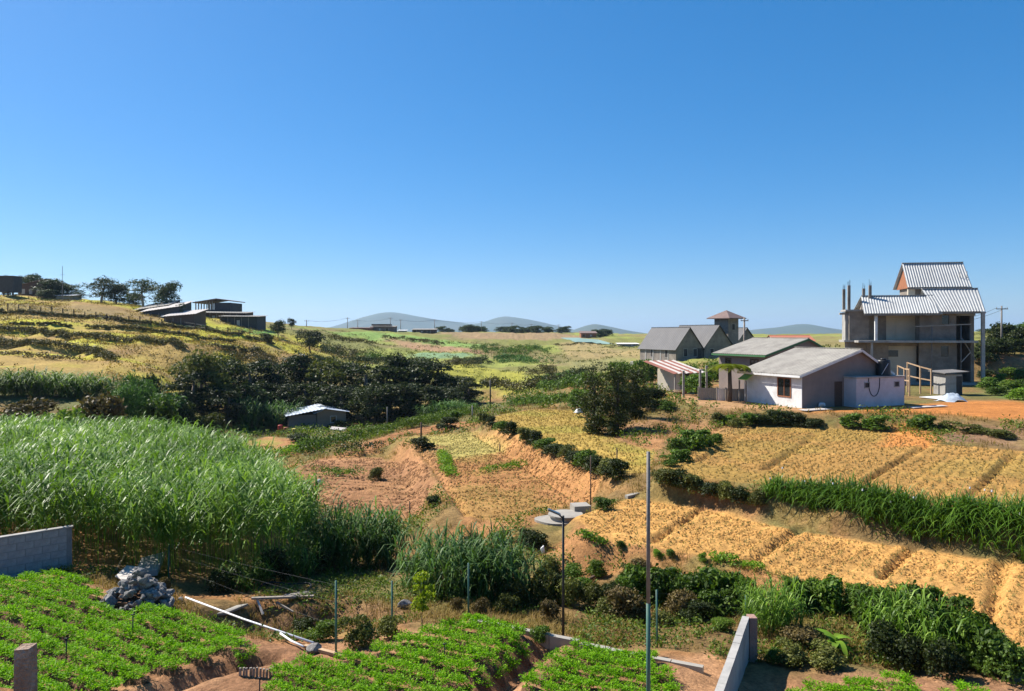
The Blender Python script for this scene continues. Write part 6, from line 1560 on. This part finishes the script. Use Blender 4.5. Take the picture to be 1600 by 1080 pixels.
# leafy bushes along the gully and corner scrub
for n, (px, py, h, w) in enumerate(((985, 935, .9, 1.1), (1012, 940, 1.1, 1.3), (1045, 945, 1.2, 1.3), (1078, 948, 1.3, 1.4), (1108, 948, 1.3, 1.3), (1138, 950, 1.2, 1.2), (1168, 958, 1.1, 1.1), (1122, 965, .9, 1.1))):
    bush('bigleaf' if n % 3 else 'green', G(px, py), h, w, f'{ORD[n]} large-leaved bush in the gully behind the kerb, from the pipe pole', 'large-leaved gully bushes')
sc = [('cane_green', 1195, 990, 1.1, .9), ('cane_green', 1218, 985, 1.1, .9), ('bigleaf', 1245, 960, 1.0, 1.1), ('green', 1275, 955, .9, 1.1), ('bigleaf', 1305, 960, 1.0, 1.1), ('green', 1340, 965, 1.0, 1.2), ('bigleaf', 1375, 990, 1.1, 1.2), ('cane_green', 1400, 1010, 1.2, 1.0), ('bigleaf', 1430, 1015, 1.2, 1.2), ('cane_green', 1452, 1030, 1.2, 1.0), ('bigleaf', 1480, 1030, 1.3, 1.3), ('green', 1510, 1040, 1.3, 1.2), ('bigleaf', 1540, 1050, 1.2, 1.1), ('green', 1575, 1065, .9, 1.1), ('green', 1405, 975, 1.0, 1.1), ('bigleaf', 1450, 985, 1.1, 1.2), ('green', 1490, 1000, 1.1, 1.2), ('dark', 1380, 1030, .9, 1.0), ('dark', 1420, 1045, .9, 1.0), ('dark', 1475, 1058, .8, 1.0)]
for n, (kind, px, py, h, w) in enumerate(sc): bush(kind, G(px, py), h * 1.12, w * 1.1, f'{ORD[n]} clump of the leafy scrub under the orange field, from the thin wall', 'leafy scrub under the orange field')
for kind, px, py, h, w, lab in (('brown', 1262, 1010, .5, 1.2, 'tangle of dry brown stalks before the broad-leaved plant'), ('olive', 1235, 1035, .5, 1.0, 'low olive weeds at the foot of the dry tangle'), ('olive', 1290, 1040, .5, 1.1, 'low olive weeds above the last carrot rows'), ('green', 1205, 1035, .4, .5, 'small green weed at the end of the thin wall')):
    bush(kind, G(px, py), h, w, lab)
for n, (px, py) in enumerate(((972, 857), (1028, 872), (1050, 870), (1098, 878), (1232, 916), (1328, 925), (1378, 934))):
    bush('bright' if n % 2 else 'green', G(px, py), .32, .4, f'{ORD[n]} small green tuft on the near lip of the orange field, from the well', 'green tufts on the orange field lip', 'plant_tuft', 'plant')
# sapling, broad-leaved plant, tree fern
tree('sapling', G(660, 985), 1.55, .8, 'slender sapling with yellow-green leaves before the cane thicket', None, 'sapling', (1.0, .62), 'sapling')
def big_leaf(L, W, curl):
    n = 7; V = []
    for i in range(n):
        t = i / (n - 1); w = W * math.sin(math.pi * min(1, t * .9 + .1)) ** .7 * .5; x = L * t; z = .25 * L * t - curl * L * t * t
        V += [(x, -w, z + .25 * w), (x, 0, z), (x, w, z + .25 * w)]
    F = [(i * 3 + k, (i + 1) * 3 + k, (i + 1) * 3 + k + 1, i * 3 + k + 1) for i in range(n - 1) for k in range(2)]
    return np.array(V), np.array(F)
g = G(1306, 1022); root = empty('broad_leaved_plant', g); MB().tube([(0, 0, -.2), (.02, 0, .35)], .05, 7, .03).build('stem', L_['bright'], root)
for k in range(9):
    V, F = big_leaf(random.uniform(.38, .5), .17, random.uniform(.2, .9)); o = obj('leaf', np_mesh('leaf', V, F, L_['bright'], np.full(len(V), random.uniform(.2, .95)), True), root, (0, 0, .32 - .02 * k), k * 2.4); o.rotation_euler.y = random.uniform(-.7, .1)
tag(root, 'broad-leaved plant with big pale green leaves among the dark scrub', 'plant')
L_['fern'] = leafmat('leaf_fern', (.06, .08, .012), (.13, .16, .022), (.24, .26, .045), .3)
g = GD(1140, 57.0); root = empty('tree_fern', (g[0], g[1], -5.3), 0, 1.15); MB().tube([(0, 0, -.3), (.03, 0, 1.0), (0, .02, 2.3)], .17, 8, .13).build('trunk', M['bark'], root, True)
r = np.random.default_rng(4)
for k in range(16):
    az = k / 16 * 6.28 + r.uniform(-.1, .1); Lf = r.uniform(1.4, 1.8); pts_ = []; n = 26; t = np.linspace(.08, 1, n); C = np.stack([t * Lf, 0 * t, .55 * Lf * t - .75 * Lf * t ** 2], -1)
    C = np.repeat(C, 2, 0); sgn = np.tile([1, -1], n); lw = .55 * np.sin(np.pi * np.repeat(t, 2) * .9 + .25); C[:, 1] += sgn * lw * .5
    V, F = leaf_geo(C, np.stack([np.full(len(C), .35), sgn, np.full(len(C), -.2)], -1), np.tile([0, 0, 1.0], (len(C), 1)), lw + .02, np.full(len(C), .13))
    obj('frond', np_mesh('frond', V, F, L_['fern'], np.full(len(V), r.uniform(.2, .9))), root, (0, 0, 2.28), az)
tag(root, 'tree fern with spreading fronds before the white house', 'tree fern')
# ------------------------------------------------------------------ air
hm = bpy.data.materials.new('haze'); hm.use_nodes = True; ht_ = hm.node_tree
for n in list(ht_.nodes):
    if n.type == 'BSDF_PRINCIPLED': ht_.nodes.remove(n)
pv = ht_.nodes.new('ShaderNodeVolumePrincipled'); pv.inputs['Color'].default_value = (.55, .76, 1.0, 1); pv.inputs['Density'].default_value = 0.85e-4; pv.inputs['Anisotropy'].default_value = .25
ht_.links.new(pv.outputs[0], ht_.nodes['Material Output'].inputs['Volume'])
hb_ = MB().box(-12500, 12500, -40, 14500, -80, 240).build('haze', hm); tag(hb_, 'thin blue daylight haze over the valley and mountains', 'haze', None, 'stuff')
